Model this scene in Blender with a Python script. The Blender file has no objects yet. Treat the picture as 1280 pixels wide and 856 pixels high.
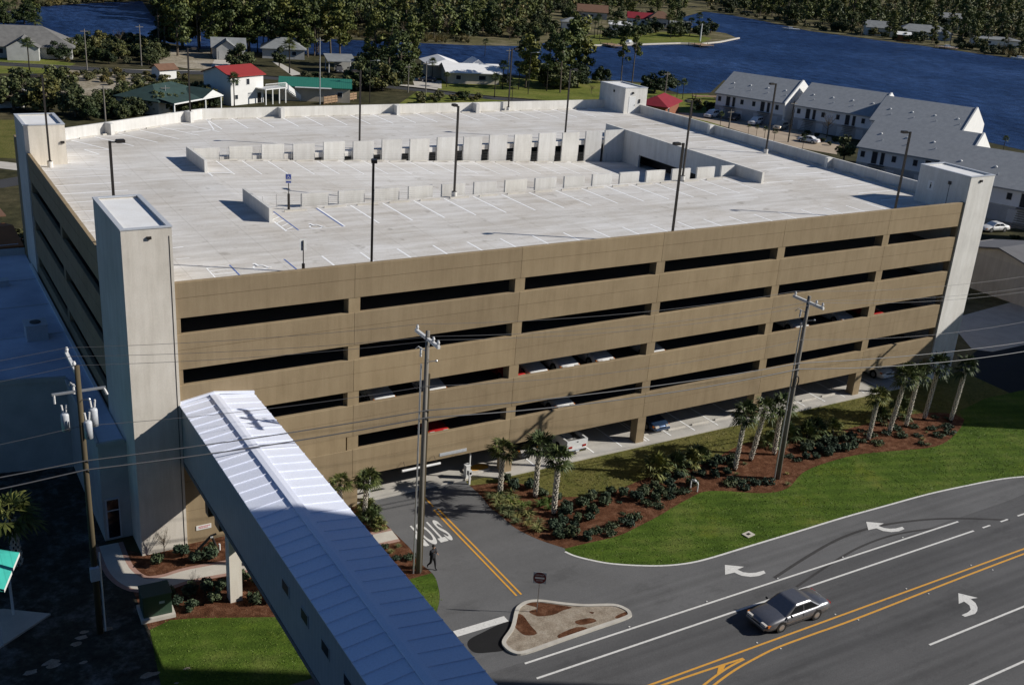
import bpy, bmesh, math, random
from mathutils import Vector, Matrix, noise
R = math.radians
rnd = random.Random(7)
scene = bpy.context.scene
COL = scene.collection

# ------------------------------------------------------------------ camera
CAM = Vector((-13.228, -60.599, 38.252))
RT = Vector((0.8592705, -0.50730662, 0.06553013))
UP = Vector((0.13099045, 0.34206551, 0.93050131))
FW = Vector((0.49446507, 0.79096851, -0.36037913))
FOC = 1336.469

def at(px, py, z=0.0):
    """surveyed point of the place: where the sight line of photo point (px, py) meets height z"""
    d = FW + RT * ((px - 640) / FOC) - UP * ((py - 428) / FOC)
    t = (z - CAM.z) / d.z
    return CAM + d * t

cam_d = bpy.data.cameras.new("camera"); cam = bpy.data.objects.new("camera", cam_d); COL.objects.link(cam)
cam_d.sensor_width = 36.0; cam_d.lens = FOC / 1280 * 36.0
cam_d.clip_start = 0.5; cam_d.clip_end = 6000
cam.matrix_world = Matrix(((RT.x, UP.x, -FW.x, CAM.x), (RT.y, UP.y, -FW.y, CAM.y), (RT.z, UP.z, -FW.z, CAM.z), (0, 0, 0, 1)))
scene.camera = cam

# ------------------------------------------------------------------ light
AZ, EL = R(-29.5), R(29.5)
SUN = Vector((math.cos(EL) * math.cos(AZ), math.cos(EL) * math.sin(AZ), math.sin(EL)))
sd = bpy.data.lights.new("sun", 'SUN'); so = bpy.data.objects.new("sun", sd); COL.objects.link(so)
sd.energy = 5.0; sd.angle = R(0.5); sd.color = (1.0, 0.955, 0.88)
so.rotation_euler = SUN.to_track_quat('Z', 'Y').to_euler(); so.location = (60, -80, 90)
w = bpy.data.worlds.new("World"); scene.world = w; w.use_nodes = True
nt = w.node_tree; bg = nt.nodes["Background"]
sky = nt.nodes.new("ShaderNodeTexSky"); sky.sky_type = 'NISHITA'; sky.sun_disc = False
sky.sun_elevation = EL; sky.sun_rotation = math.atan2(SUN.x, SUN.y); sky.air_density = 1.0; sky.dust_density = 0.4; sky.ozone_density = 9.0
nt.links.new(sky.outputs[0], bg.inputs[0]); bg.inputs[1].default_value = 0.056
scene.view_settings.view_transform = 'Standard'; scene.view_settings.look = 'None'
scene.view_settings.exposure = 0; scene.view_settings.gamma = 1
scene.cycles.max_bounces = 6; scene.cycles.diffuse_bounces = 3; scene.cycles.glossy_bounces = 3
scene.cycles.transparent_max_bounces = 6; scene.cycles.use_denoising = True

# ------------------------------------------------------------------ materials
def new_mat(name):
    m = bpy.data.materials.new(name); m.use_nodes = True
    n = m.node_tree.nodes; l = m.node_tree.links
    return m, n, l, n["Principled BSDF"]

def ramp(n, l, src, stops):
    r = n.new("ShaderNodeValToRGB"); l.new(src, r.inputs[0])
    e = r.color_ramp.elements
    while len(e) < len(stops): e.new(0.5)
    for i, (p, c) in enumerate(stops): e[i].position = p; e[i].color = (c[0], c[1], c[2], 1) if len(c) == 3 else c
    return r.outputs[0]

def mixc(n, l, fac, a, b, mode='MIX'):
    x = n.new("ShaderNodeMix"); x.data_type = 'RGBA'; x.blend_type = mode
    if isinstance(fac, (int, float)): x.inputs[0].default_value = fac
    else: l.new(fac, x.inputs[0])
    for s, v in ((6, a), (7, b)):
        if isinstance(v, tuple): x.inputs[s].default_value = (*v[:3], 1)
        else: l.new(v, x.inputs[s])
    return x.outputs[2]

def mapped(n, l, coord='pos', scale=(1, 1, 1)):
    if coord == 'pos': o = n.new("ShaderNodeNewGeometry").outputs['Position']
    else: o = n.new("ShaderNodeTexCoord").outputs['Object']
    m = n.new("ShaderNodeMapping"); l.new(o, m.inputs[0]); m.inputs['Scale'].default_value = scale
    return m.outputs[0]

def noise_tex(n, l, vec, scale, detail=5, rough=0.6):
    t = n.new("ShaderNodeTexNoise"); l.new(vec, t.inputs['Vector'])
    t.inputs['Scale'].default_value = scale; t.inputs['Detail'].default_value = detail; t.inputs['Roughness'].default_value = rough
    return t.outputs['Fac']

def surf(name, c, c2=None, scale=0.6, c3=None, fine=12.0, rough=0.85, spec=0.3, bump=0.0, bscale=20.0, coord='pos', stretch=(1, 1, 1), metal=0.0, lo=0.35, hi=0.65):
    """two-scale mottled surface"""
    m, n, l, b = new_mat(name)
    b.inputs['Roughness'].default_value = rough; b.inputs['Specular IOR Level'].default_value = spec; b.inputs['Metallic'].default_value = metal
    v = mapped(n, l, coord, stretch)
    if c2 is None: c2 = tuple(x * 0.82 for x in c)
    f = noise_tex(n, l, v, scale)
    col = ramp(n, l, f, [(lo, c2), (hi, c)])
    if c3 is None: c3 = tuple(x * 0.75 for x in c)
    f2 = noise_tex(n, l, v, fine, 3)
    fr = ramp(n, l, f2, [(0.45, (0, 0, 0)), (0.75, (0.5, 0.5, 0.5))])
    col = mixc(n, l, fr, col, c3)
    l.new(col, b.inputs['Base Color'])
    if bump:
        bn = n.new("ShaderNodeBump"); bn.inputs['Strength'].default_value = bump; bn.inputs['Distance'].default_value = 0.05
        l.new(noise_tex(n, l, v, bscale, 4), bn.inputs['Height']); l.new(bn.outputs[0], b.inputs['Normal'])
    return m

def plain(name, c, rough=0.5, metal=0.0, spec=0.5, coat=0.0):
    m, n, l, b = new_mat(name)
    v = mapped(n, l, 'obj')
    f = noise_tex(n, l, v, 6.0, 4)
    l.new(ramp(n, l, f, [(0.3, tuple(x * 0.86 for x in c)), (0.7, c)]), b.inputs['Base Color'])
    b.inputs['Roughness'].default_value = rough; b.inputs['Metallic'].default_value = metal; b.inputs['Specular IOR Level'].default_value = spec
    b.inputs['Coat Weight'].default_value = coat
    return m

M = {}
# roof deck: pale concrete with long double-tee joints and tyre-darkened lanes
def deck_mat():
    m, n, l, b = new_mat("deck_concrete")
    v = mapped(n, l, 'pos', (1, 1, 1))
    big = ramp(n, l, noise_tex(n, l, v, 0.12, 6, 0.65), [(0.28, (0.63, 0.585, 0.525)), (0.48, (0.745, 0.72, 0.685)), (0.7, (0.815, 0.805, 0.79))])
    st = ramp(n, l, noise_tex(n, l, mapped(n, l, 'pos', (0.22, 1.3, 1)), 0.9, 6, 0.7), [(0.42, (0.78, 0.76, 0.73)), (0.62, (1, 1, 1))])
    col = mixc(n, l, 0.75, big, st, 'MULTIPLY')
    fine = ramp(n, l, noise_tex(n, l, v, 9.0, 4), [(0.3, (0.86, 0.85, 0.83)), (0.6, (1, 1, 1))])
    col = mixc(n, l, 0.8, col, fine, 'MULTIPLY')
    # joints every 3.125 m across x
    sx = n.new("ShaderNodeSeparateXYZ"); l.new(v, sx.inputs[0])
    mm = n.new("ShaderNodeMath"); mm.operation = 'PINGPONG'; l.new(sx.outputs[0], mm.inputs[0]); mm.inputs[1].default_value = 1.5625
    jt = ramp(n, l, mm.outputs[0], [(0.0, (0.72, 0.71, 0.69)), (0.03, (1, 1, 1))])
    col = mixc(n, l, 1.0, col, jt, 'MULTIPLY')
    # tyre-darkened drive aisles along x and turning lanes
    for axis, c0, hw_, k in ((1, 9.2, 1.9, 0.30), (1, 45.5, 2.6, 0.25), (1, 27.0, 2.2, 0.30), (0, 7.6, 1.8, 0.22), (0, 65.6, 1.6, 0.22)):
        a_ = n.new("ShaderNodeMath"); a_.operation = 'SUBTRACT'; l.new(sx.outputs[axis], a_.inputs[0]); a_.inputs[1].default_value = c0
        b_ = n.new("ShaderNodeMath"); b_.operation = 'ABSOLUTE'; l.new(a_.outputs[0], b_.inputs[0])
        c_ = n.new("ShaderNodeMath"); c_.operation = 'DIVIDE'; l.new(b_.outputs[0], c_.inputs[0]); c_.inputs[1].default_value = hw_ * 2
        band = ramp(n, l, c_.outputs[0], [(0.25, (0.80, 0.785, 0.76)), (0.75, (1, 1, 1))])
        col = mixc(n, l, k, col, band, 'MULTIPLY')
    tr_ = ramp(n, l, noise_tex(n, l, mapped(n, l, 'pos', (0.06, 2.2, 1)), 1.0, 3, 0.5), [(0.56, (1, 1, 1)), (0.70, (0.80, 0.79, 0.77))])
    col = mixc(n, l, 0.5, col, tr_, 'MULTIPLY')
    # oil drips
    dr = ramp(n, l, noise_tex(n, l, v, 0.8, 2), [(0.64, (1, 1, 1)), (0.74, (0.62, 0.6, 0.57))])
    col = mixc(n, l, 0.7, col, dr, 'MULTIPLY')
    l.new(col, b.inputs['Base Color']); b.inputs['Roughness'].default_value = 0.9; b.inputs['Specular IOR Level'].default_value = 0.2
    return m
M['deck'] = deck_mat()

def streak_wall(name, c, dark, warm):
    """stucco / precast with faint vertical rain streaks and blotches"""
    m, n, l, b = new_mat(name)
    v = mapped(n, l, 'pos'); vs = mapped(n, l, 'pos', (2.2, 2.2, 0.22))
    base = ramp(n, l, noise_tex(n, l, v, 0.35, 6, 0.65), [(0.3, dark), (0.52, c), (0.75, warm)])
    st = ramp(n, l, noise_tex(n, l, vs, 0.8, 5, 0.7), [(0.35, (0.8, 0.79, 0.77)), (0.6, (1, 1, 1))])
    col = mixc(n, l, 0.6, base, st, 'MULTIPLY')
    g = ramp(n, l, noise_tex(n, l, v, 14.0, 3), [(0.3, (0.88, 0.88, 0.87)), (0.65, (1, 1, 1))])
    col = mixc(n, l, 0.7, col, g, 'MULTIPLY')
    oi = n.new('ShaderNodeObjectInfo'); tint = ramp(n, l, oi.outputs['Random'], [(0.0, (0.90, 0.90, 0.91)), (0.5, (0.98, 0.98, 0.98)), (1.0, (1.05, 1.04, 1.02))])
    col = mixc(n, l, 1.0, col, tint, 'MULTIPLY')
    vf = ramp(n, l, noise_tex(n, l, mapped(n, l, 'pos', (3.5, 3.5, 0.12)), 1.0, 4, 0.75), [(0.52, (1, 1, 1)), (0.74, (0.80, 0.78, 0.75))])
    col = mixc(n, l, 0.45, col, vf, 'MULTIPLY')
    l.new(col, b.inputs['Base Color']); b.inputs['Roughness'].default_value = 0.92; b.inputs['Specular IOR Level'].default_value = 0.15
    bn = n.new("ShaderNodeBump"); bn.inputs['Strength'].default_value = 0.25; bn.inputs['Distance'].default_value = 0.02
    l.new(noise_tex(n, l, v, 25.0, 3), bn.inputs['Height']); l.new(bn.outputs[0], b.inputs['Normal'])
    return m
M['tan'] = streak_wall("tan_stucco", (0.345, 0.265, 0.165), (0.305, 0.232, 0.143), (0.375, 0.292, 0.185))
M['cream'] = streak_wall("cream_stucco", (0.76, 0.705, 0.62), (0.68, 0.63, 0.55), (0.82, 0.77, 0.69))
M['precast'] = streak_wall("pale_precast", (0.74, 0.725, 0.69), (0.64, 0.625, 0.595), (0.80, 0.79, 0.765))
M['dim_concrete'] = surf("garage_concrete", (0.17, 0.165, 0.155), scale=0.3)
M['groundslab'] = surf("ground_slab", (0.56, 0.53, 0.48), (0.44, 0.42, 0.38), 0.5)
M['walk'] = surf("sidewalk_concrete", (0.60, 0.56, 0.49), (0.50, 0.46, 0.40), 0.7)
M['brickpink'] = surf("pink_paver_border", (0.42, 0.26, 0.21), scale=3)
M['kerb'] = surf("kerb_concrete", (0.58, 0.55, 0.49), (0.46, 0.43, 0.38), 1.2)

def asphalt(name, c, var, wear):
    m, n, l, b = new_mat(name)
    v = mapped(n, l, 'pos')
    base = ramp(n, l, noise_tex(n, l, v, 0.10, 6, 0.65), [(0.35, tuple(x * (1 - var) for x in c)), (0.65, tuple(x * (1 + var) for x in c))])
    lane = ramp(n, l, noise_tex(n, l, mapped(n, l, 'pos', (0.05, 1.1, 1)), 0.8, 4, 0.6), [(0.38, (0.84, 0.84, 0.84)), (0.62, (1.08, 1.07, 1.06))])
    col = mixc(n, l, wear, base, lane, 'MULTIPLY')
    sx = n.new("ShaderNodeSeparateXYZ"); l.new(mapped(n, l, 'pos'), sx.inputs[0])
    for c0 in ((-22.7, -26.8, -30.6) if name == 'road_asphalt' else (-17.6,) if name == 'drive_asphalt' else ()):
        a_ = n.new("ShaderNodeMath"); a_.operation = 'SUBTRACT'; l.new(sx.outputs[1], a_.inputs[0]); a_.inputs[1].default_value = c0
        b_ = n.new("ShaderNodeMath"); b_.operation = 'ABSOLUTE'; l.new(a_.outputs[0], b_.inputs[0])
        lanes = ramp(n, l, b_.outputs[0], [(0.0, (0.80, 0.80, 0.80)), (0.28, (0.93, 0.93, 0.93)), (0.45, (1.06, 1.06, 1.06)), (0.75, (0.90, 0.90, 0.90)), (1.0, (1, 1, 1))])
        col = mixc(n, l, 0.8, col, lanes, 'MULTIPLY')
    pt = ramp(n, l, noise_tex(n, l, mapped(n, l, 'pos', (0.25, 0.5, 1)), 0.7, 6, 0.75), [(0.36, (0.78, 0.78, 0.78)), (0.45, (1, 1, 1)), (0.62, (1, 1, 1)), (0.75, (1.22, 1.21, 1.19))])
    col = mixc(n, l, 0.7, col, pt, 'MULTIPLY')
    g = ramp(n, l, noise_tex(n, l, v, 22.0, 3), [(0.35, (0.72, 0.72, 0.72)), (0.68, (1.15, 1.15, 1.15))])
    col = mixc(n, l, 0.8, col, g, 'MULTIPLY')
    l.new(col, b.inputs['Base Color']); b.inputs['Roughness'].default_value = 0.82; b.inputs['Specular IOR Level'].default_value = 0.25
    bn = n.new("ShaderNodeBump"); bn.inputs['Strength'].default_value = 0.3; bn.inputs['Distance'].default_value = 0.01
    l.new(noise_tex(n, l, v, 60.0, 2), bn.inputs['Height']); l.new(bn.outputs[0], b.inputs['Normal'])
    return m
M['road'] = asphalt("road_asphalt", (0.112, 0.112, 0.115), 0.10, 0.9)
M['drive'] = asphalt("drive_asphalt", (0.142, 0.142, 0.144), 0.14, 0.3)
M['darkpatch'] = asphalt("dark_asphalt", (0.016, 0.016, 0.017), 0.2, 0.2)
M['backroad'] = asphalt("back_road", (0.06, 0.06, 0.062), 0.1, 0.2)

def paint(name, c, worn):
    m, n, l, b = new_mat(name)
    v = mapped(n, l, 'pos')
    f = noise_tex(n, l, v, 6.0, 8, 0.8)
    l.new(ramp(n, l, f, [(0.32, tuple(x * worn * .62 for x in c)), (0.42, tuple(x * (1 + worn) / 2 for x in c)), (0.56, c)]), b.inputs['Base Color'])
    b.inputs['Roughness'].default_value = 0.7
    return m
M['wpaint'] = paint("white_road_paint", (0.74, 0.73, 0.70), 0.72)
M['ypaint'] = paint("yellow_road_paint", (0.72, 0.36, 0.05), 0.8)
M['stall'] = paint("stall_paint", (1.0, 1.0, 0.99), 0.94)
M['bluepaint'] = paint("blue_stall_paint", (0.10, 0.17, 0.45), 0.8)

def ground_mix(name, cols, scale, fine, bump=0.5, gs=8.0, stretch=(1, 1, 1)):
    m, n, l, b = new_mat(name)
    v = mapped(n, l, 'pos', stretch)
    k = len(cols); f = noise_tex(n, l, v, scale, 8, 0.68)
    col = ramp(n, l, f, [(0.3 + 0.4 * i / (k - 1), c) for i, c in enumerate(cols)])
    g = ramp(n, l, noise_tex(n, l, v, fine, 5, 0.75), [(0.3, (0.5, 0.5, 0.5)), (0.7, (1.3, 1.3, 1.3))])
    col = mixc(n, l, 0.85, col, g, 'MULTIPLY')
    l.new(col, b.inputs['Base Color']); b.inputs['Roughness'].default_value = 0.95; b.inputs['Specular IOR Level'].default_value = 0.1
    bn = n.new("ShaderNodeBump"); bn.inputs['Strength'].default_value = bump; bn.inputs['Distance'].default_value = 0.12
    l.new(noise_tex(n, l, v, gs, 5, 0.7), bn.inputs['Height']); l.new(bn.outputs[0], b.inputs['Normal'])
    return m
M['lawn'] = ground_mix("mown_green_lawn", [(0.042, 0.078, 0.010), (0.080, 0.132, 0.018), (0.145, 0.175, 0.042)], 0.28, 6.0)
def mow(m):
    n, l = m.node_tree.nodes, m.node_tree.links; b = n["Principled BSDF"]; src = b.inputs['Base Color'].links[0].from_socket
    sx = n.new("ShaderNodeSeparateXYZ"); l.new(mapped(n, l, 'pos', (.35, 1, 1)), sx.inputs[0])
    ad = n.new("ShaderNodeMath"); ad.operation = 'ADD'; l.new(sx.outputs[0], ad.inputs[0]); l.new(sx.outputs[1], ad.inputs[1])
    pp = n.new("ShaderNodeMath"); pp.operation = 'PINGPONG'; l.new(ad.outputs[0], pp.inputs[0]); pp.inputs[1].default_value = .62
    dry = ramp(n, l, noise_tex(n, l, mapped(n, l, 'pos'), 0.22, 5, 0.7), [(0.55, (1, 1, 1)), (0.72, (1.5, 1.15, 0.9))])
    c = mixc(n, l, 1.0, src, ramp(n, l, pp.outputs[0], [(0.2, (0.86, 0.88, 0.86)), (0.45, (1.06, 1.05, 1.0))]), 'MULTIPLY')
    l.new(mixc(n, l, 0.8, c, dry, 'MULTIPLY'), b.inputs['Base Color'])
mow(M['lawn'])
M['drylawn'] = ground_mix("olive_winter_lawn", [(0.085, 0.095, 0.022), (0.135, 0.130, 0.036), (0.17, 0.150, 0.05)], 0.5, 4.0)
M['mulch'] = ground_mix("pine_straw_mulch", [(0.07, 0.028, 0.014), (0.155, 0.066, 0.035), (0.29, 0.15, 0.09)], 1.6, 9.0, 1.2, 14)
M['gravel'] = ground_mix("pale_shell_gravel", [(0.30, 0.24, 0.18), (0.44, 0.37, 0.29), (0.52, 0.45, 0.37)], 1.5, 14.0, 0.8, 30)
M['scrub'] = ground_mix("scrubby_ground", [(0.065, 0.070, 0.026), (0.135, 0.120, 0.058), (0.27, 0.225, 0.145)], 0.07, 0.6, 0.8, 1.5)
M['sand'] = ground_mix("sandy_lot", [(0.16, 0.135, 0.075), (0.36, 0.31, 0.23), (0.50, 0.45, 0.36)], 0.12, 0.8, 0.6, 3)
M['woodsfloor'] = ground_mix("woodland_floor", [(0.03, 0.032, 0.015), (0.06, 0.056, 0.027), (0.11, 0.09, 0.05)], 0.05, 0.4, 0.8, 1.0)
M['backlawn'] = ground_mix("bright_back_lawn", [(0.08, 0.11, 0.02), (0.16, 0.18, 0.035), (0.23, 0.21, 0.065)], 0.12, 1.2)
M['lot'] = surf("tan_parking_lot", (0.47, 0.38, 0.28), (0.38, 0.30, 0.22), 0.3)
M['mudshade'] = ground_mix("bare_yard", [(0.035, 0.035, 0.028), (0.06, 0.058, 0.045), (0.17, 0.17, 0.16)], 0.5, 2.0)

def water_mat():
    m, n, l, b = new_mat("water")
    v = mapped(n, l, 'pos', (0.8, 0.35, 1))
    f = noise_tex(n, l, mapped(n, l, 'pos', (0.02, 0.012, 1)), 1.0, 4, 0.6)
    col = ramp(n, l, f, [(0.3, (0.008, 0.021, 0.070)), (0.5, (0.014, 0.034, 0.10)), (0.7, (0.026, 0.055, 0.145))])
    rip = ramp(n, l, noise_tex(n, l, v, 0.45, 6, 0.75), [(0.40, (0.45, 0.45, 0.5)), (0.62, (1.7, 1.7, 1.6))])
    col = mixc(n, l, 0.9, col, rip, 'MULTIPLY')
    l.new(col, b.inputs['Base Color']); b.inputs['Roughness'].default_value = 0.45; b.inputs['Specular IOR Level'].default_value = 0.08
    bn = n.new("ShaderNodeBump"); bn.inputs['Strength'].default_value = 0.9; bn.inputs['Distance'].default_value = 0.35
    l.new(noise_tex(n, l, v, 0.9, 6, 0.7), bn.inputs['Height']); l.new(bn.outputs[0], b.inputs['Normal'])
    return m
M['water'] = water_mat()

def ribbed(name, c, axis, pitch, depth=0.5, rough=0.4, dark=0.8, metal=0.0, spec=0.5):
    m, n, l, b = new_mat(name)
    v = mapped(n, l, 'obj'); sx = n.new("ShaderNodeSeparateXYZ"); l.new(v, sx.inputs[0])
    mm = n.new("ShaderNodeMath"); mm.operation = 'PINGPONG'; l.new(sx.outputs[axis], mm.inputs[0]); mm.inputs[1].default_value = pitch / 2
    dv = n.new("ShaderNodeMath"); dv.operation = 'DIVIDE'; l.new(mm.outputs[0], dv.inputs[0]); dv.inputs[1].default_value = pitch / 2
    col = ramp(n, l, dv.outputs[0], [(0.0, tuple(x * dark for x in c)), (0.18, c)])
    g = ramp(n, l, noise_tex(n, l, v, 1.5, 5), [(0.3, (0.85, 0.85, 0.85)), (0.7, (1, 1, 1))])
    col = mixc(n, l, 0.8, col, g, 'MULTIPLY')
    l.new(col, b.inputs['Base Color']); b.inputs['Roughness'].default_value = rough; b.inputs['Metallic'].default_value = metal; b.inputs['Specular IOR Level'].default_value = spec
    bn = n.new("ShaderNodeBump"); bn.inputs['Strength'].default_value = depth; bn.inputs['Distance'].default_value = 0.03
    l.new(dv.outputs[0], bn.inputs['Height']); l.new(bn.outputs[0], b.inputs['Normal'])
    return m
M['bridgeroof'] = surf("white_metal_roof", (0.84, 0.875, 0.985), (0.79, 0.83, 0.96), 0.4, rough=0.42, spec=0.4, coord='obj')
M['bridgewall'] = ribbed("grey_metal_siding", (0.36, 0.385, 0.40), 1, 0.4, 0.35, 0.5, 0.85)
M['bridgeunder'] = surf("bridge_soffit", (0.16, 0.16, 0.16))
M['darkroof'] = surf('dark_roof', (0.16, 0.16, 0.17), scale=0.8)
M['condolow'] = surf('condo_lower_shade', (0.42, 0.43, 0.45), scale=0.8)
M['membrane'] = surf("white_roof_membrane", (0.84, 0.84, 0.83), (0.78, 0.77, 0.75), 0.8)
M['flatroof'] = surf("grey_flat_roof", (0.70, 0.74, 0.84), (0.48, 0.52, 0.62), 0.25)
M['shingle'] = surf("grey_shingles", (0.345, 0.36, 0.375), (0.29, 0.305, 0.32), 1.2, fine=6, rough=0.95)
M['greyroof'] = surf("weathered_grey_shingles", (0.19, 0.185, 0.175), (0.14, 0.137, 0.13), 0.8, fine=5)
M['palegrey'] = surf("pale_grey_shingles", (0.27, 0.28, 0.28), (0.20, 0.21, 0.21), 0.6, fine=5)
M['darkgreenroof'] = surf("dark_green_shingles", (0.040, 0.075, 0.068), (0.030, 0.055, 0.050), 0.8)
M['greenmetal'] = ribbed("green_metal_roof", (0.035, 0.19, 0.135), 0, 0.45, 0.3)
M['redmetal'] = ribbed("red_metal_roof", (0.36, 0.045, 0.035), 0, 0.45, 0.3)
M['redroof'] = surf("dark_red_roof", (0.27, 0.022, 0.035), scale=1.0)
M['brownroof'] = surf("brown_shingles", (0.20, 0.11, 0.07), scale=1.0)
M['teal'] = ribbed("teal_metal_roof", (0.07, 0.55, 0.45), 0, 0.5, 0.3)
M['orangeroof'] = surf("rust_orange_roof", (0.42, 0.15, 0.05), scale=0.6)
M['white'] = surf("white_siding", (0.78, 0.77, 0.74), (0.72, 0.71, 0.68), 0.8, coord='obj')
M['bluewhite'] = surf("condo_siding", (0.76, 0.78, 0.82), (0.69, 0.71, 0.75), 0.8)
M['beige'] = surf("beige_wall", (0.55, 0.49, 0.39), scale=0.6)
M['brickred'] = surf("brick_wall", (0.27, 0.11, 0.065), (0.22, 0.09, 0.05), 3.0)
M['palewall'] = surf("pale_wall", (0.50, 0.50, 0.48), scale=0.8)
M['darkmetal'] = plain("dark_bronze_metal", (0.035, 0.030, 0.027), 0.45, 0.3)
M['galv'] = plain("galvanised_steel", (0.55, 0.56, 0.57), 0.4, 0.6)
M['greypaint'] = plain("light_grey_paint", (0.55, 0.57, 0.60), 0.4)
M['whitepaint'] = plain("white_enamel", (0.80, 0.80, 0.78), 0.4)
M['blackpaint'] = plain("black_plastic", (0.012, 0.012, 0.013), 0.5)
M['woodpole'] = surf("weathered_pole", (0.115, 0.092, 0.052), (0.07, 0.055, 0.034), 0.9, stretch=(6, 6, 0.4), coord='pos', lo=0.3, hi=0.7)
M['greypole'] = surf("grey_wood_pole", (0.24, 0.22, 0.19), (0.16, 0.145, 0.125), 0.9, stretch=(6, 6, 0.4))
M['porcelain'] = plain("porcelain", (0.75, 0.74, 0.72), 0.25)
M['woodfence'] = surf("wood_fence", (0.36, 0.24, 0.15), (0.26, 0.17, 0.10), 1.5)
M['glass'] = plain("dark_glass", (0.010, 0.011, 0.013), 0.12, 0.0, 0.35)
M['housewindow'] = plain("window_glass", (0.03, 0.035, 0.045), 0.4, 0.0, 0.15)
M['rubber'] = plain("tyre_rubber", (0.012, 0.012, 0.012), 0.8)
M['rim'] = plain("alloy_rim", (0.55, 0.55, 0.56), 0.3, 0.8)
M['headlamp'] = plain("headlamp_lens", (0.65, 0.62, 0.58), 0.1)
M['amber'] = plain("amber_lens", (0.65, 0.20, 0.03), 0.2)
M['taillamp'] = plain("tail_lamp", (0.35, 0.02, 0.015), 0.2)
M['chrome'] = plain("chrome_trim", (0.6, 0.6, 0.62), 0.15, 1.0)
M['signred'] = plain("sign_red", (0.16, 0.008, 0.016), 0.45)
M['signblue'] = plain("sign_blue", (0.03, 0.07, 0.40), 0.45)
M['signpink'] = plain("sign_red_ink", (0.65, 0.10, 0.13), 0.5)
M['meshwire'] = plain("rail_cable", (0.45, 0.45, 0.44), 0.5, 0.5)
M['utilgreen'] = plain("utility_green", (0.040, 0.075, 0.050), 0.5)
M['orangeflag'] = plain('orange_plastic', (0.6, 0.12, 0.03), 0.5)
M['cableblack'] = plain('cable_sheath', (0.10, 0.10, 0.105), 0.45)
def car_paint(name, c, metal=0.5, rough=0.32):
    return plain(name, c, rough, metal, 0.5, 0.6)
M['silver'] = car_paint("silver_grey_paint", (0.24, 0.24, 0.255), 0.7, 0.33)
M['carwhite'] = car_paint("white_car_paint", (0.78, 0.78, 0.77), 0.0, 0.35)
M['carred'] = car_paint("red_car_paint", (0.45, 0.02, 0.02), 0.0)
M['carblue'] = car_paint("blue_car_paint", (0.03, 0.065, 0.14), 0.4)
M['cartan'] = car_paint("tan_car_paint", (0.48, 0.44, 0.36), 0.4)
M['cardark'] = car_paint("dark_car_paint", (0.04, 0.045, 0.055), 0.3)

def leaf_mat(name, c1, c2, rough=0.6, spec=0.25):
    m, n, l, b = new_mat(name)
    oi = n.new("ShaderNodeObjectInfo")
    geo = n.new("ShaderNodeNewGeometry")
    col = ramp(n, l, geo.outputs['Random Per Island'], [(0.0, c1), (1.0, c2)])
    v = mapped(n, l, 'pos'); f = noise_tex(n, l, v, 0.5, 3)
    col = mixc(n, l, 0.7, col, ramp(n, l, f, [(0.3, (0.6, 0.62, 0.6)), (0.7, (1.25, 1.2, 1.1))]), 'MULTIPLY')
    rv = ramp(n, l, oi.outputs['Random'], [(0.0, (0.55, 0.64, 0.70)), (0.35, (0.9, 0.95, 0.9)), (0.7, (1.15, 1.1, 0.9)), (1.0, (1.6, 1.3, 0.95))])
    col = mixc(n, l, 0.8, col, rv, 'MULTIPLY')
    l.new(col, b.inputs['Base Color']); b.inputs['Roughness'].default_value = rough; b.inputs['Specular IOR Level'].default_value = spec
    return m
M['pineleaf'] = leaf_mat("pine_needles", (0.032, 0.052, 0.014), (0.160, 0.180, 0.055))
M['oakleaf'] = leaf_mat("oak_leaves", (0.034, 0.048, 0.018), (0.150, 0.160, 0.066))
M['darkleaf'] = leaf_mat("dark_leaves", (0.014, 0.027, 0.010), (0.056, 0.076, 0.026))
M['hedgeleaf'] = leaf_mat("hedge_leaves", (0.024, 0.044, 0.026), (0.090, 0.122, 0.082), 0.6, 0.2)
M['lightclump'] = leaf_mat("pale_strap_leaves", (0.10, 0.13, 0.05), (0.28, 0.28, 0.14))
M['limeclump'] = leaf_mat("lime_strap_leaves", (0.06, 0.11, 0.02), (0.13, 0.19, 0.05))
M['olivescrub'] = leaf_mat("olive_scrub_leaves", (0.05, 0.055, 0.022), (0.15, 0.14, 0.065))
M['reed'] = leaf_mat("reed_blades", (0.07, 0.068, 0.03), (0.19, 0.165, 0.075))
M['brownleaf'] = leaf_mat("brown_twigs", (0.09, 0.07, 0.052), (0.22, 0.175, 0.13))
M['palmleaf'] = leaf_mat("palm_fronds", (0.028, 0.050, 0.014), (0.125, 0.15, 0.058), 0.55, 0.2)
M['palmetto'] = leaf_mat("palmetto_fronds", (0.05, 0.075, 0.025), (0.17, 0.20, 0.09), 0.55, 0.2)
M['grassblade'] = leaf_mat('grass_blades', (0.075, 0.13, 0.018), (0.15, 0.21, 0.045))
M['dryblade'] = leaf_mat('dry_grass_blades', (0.10, 0.105, 0.028), (0.24, 0.215, 0.085))
M['bark'] = surf("bark", (0.15, 0.12, 0.09), (0.09, 0.07, 0.05), 2.0)
M['palmtrunk'] = surf("palm_trunk_core", (0.035, 0.029, 0.023), scale=3.0)
M['boot'] = surf("palm_boots", (0.78, 0.73, 0.63), (0.60, 0.55, 0.46), 3.0, coord='obj')
M['skin'] = plain("skin", (0.42, 0.26, 0.18), 0.6)
M['hair'] = plain("dark_hair", (0.02, 0.015, 0.012), 0.6)
M['cloth_dark'] = plain("dark_cloth", (0.012, 0.012, 0.014), 0.9)
M['cloth_navy'] = plain("navy_cloth", (0.014, 0.015, 0.020), 0.9)

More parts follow.
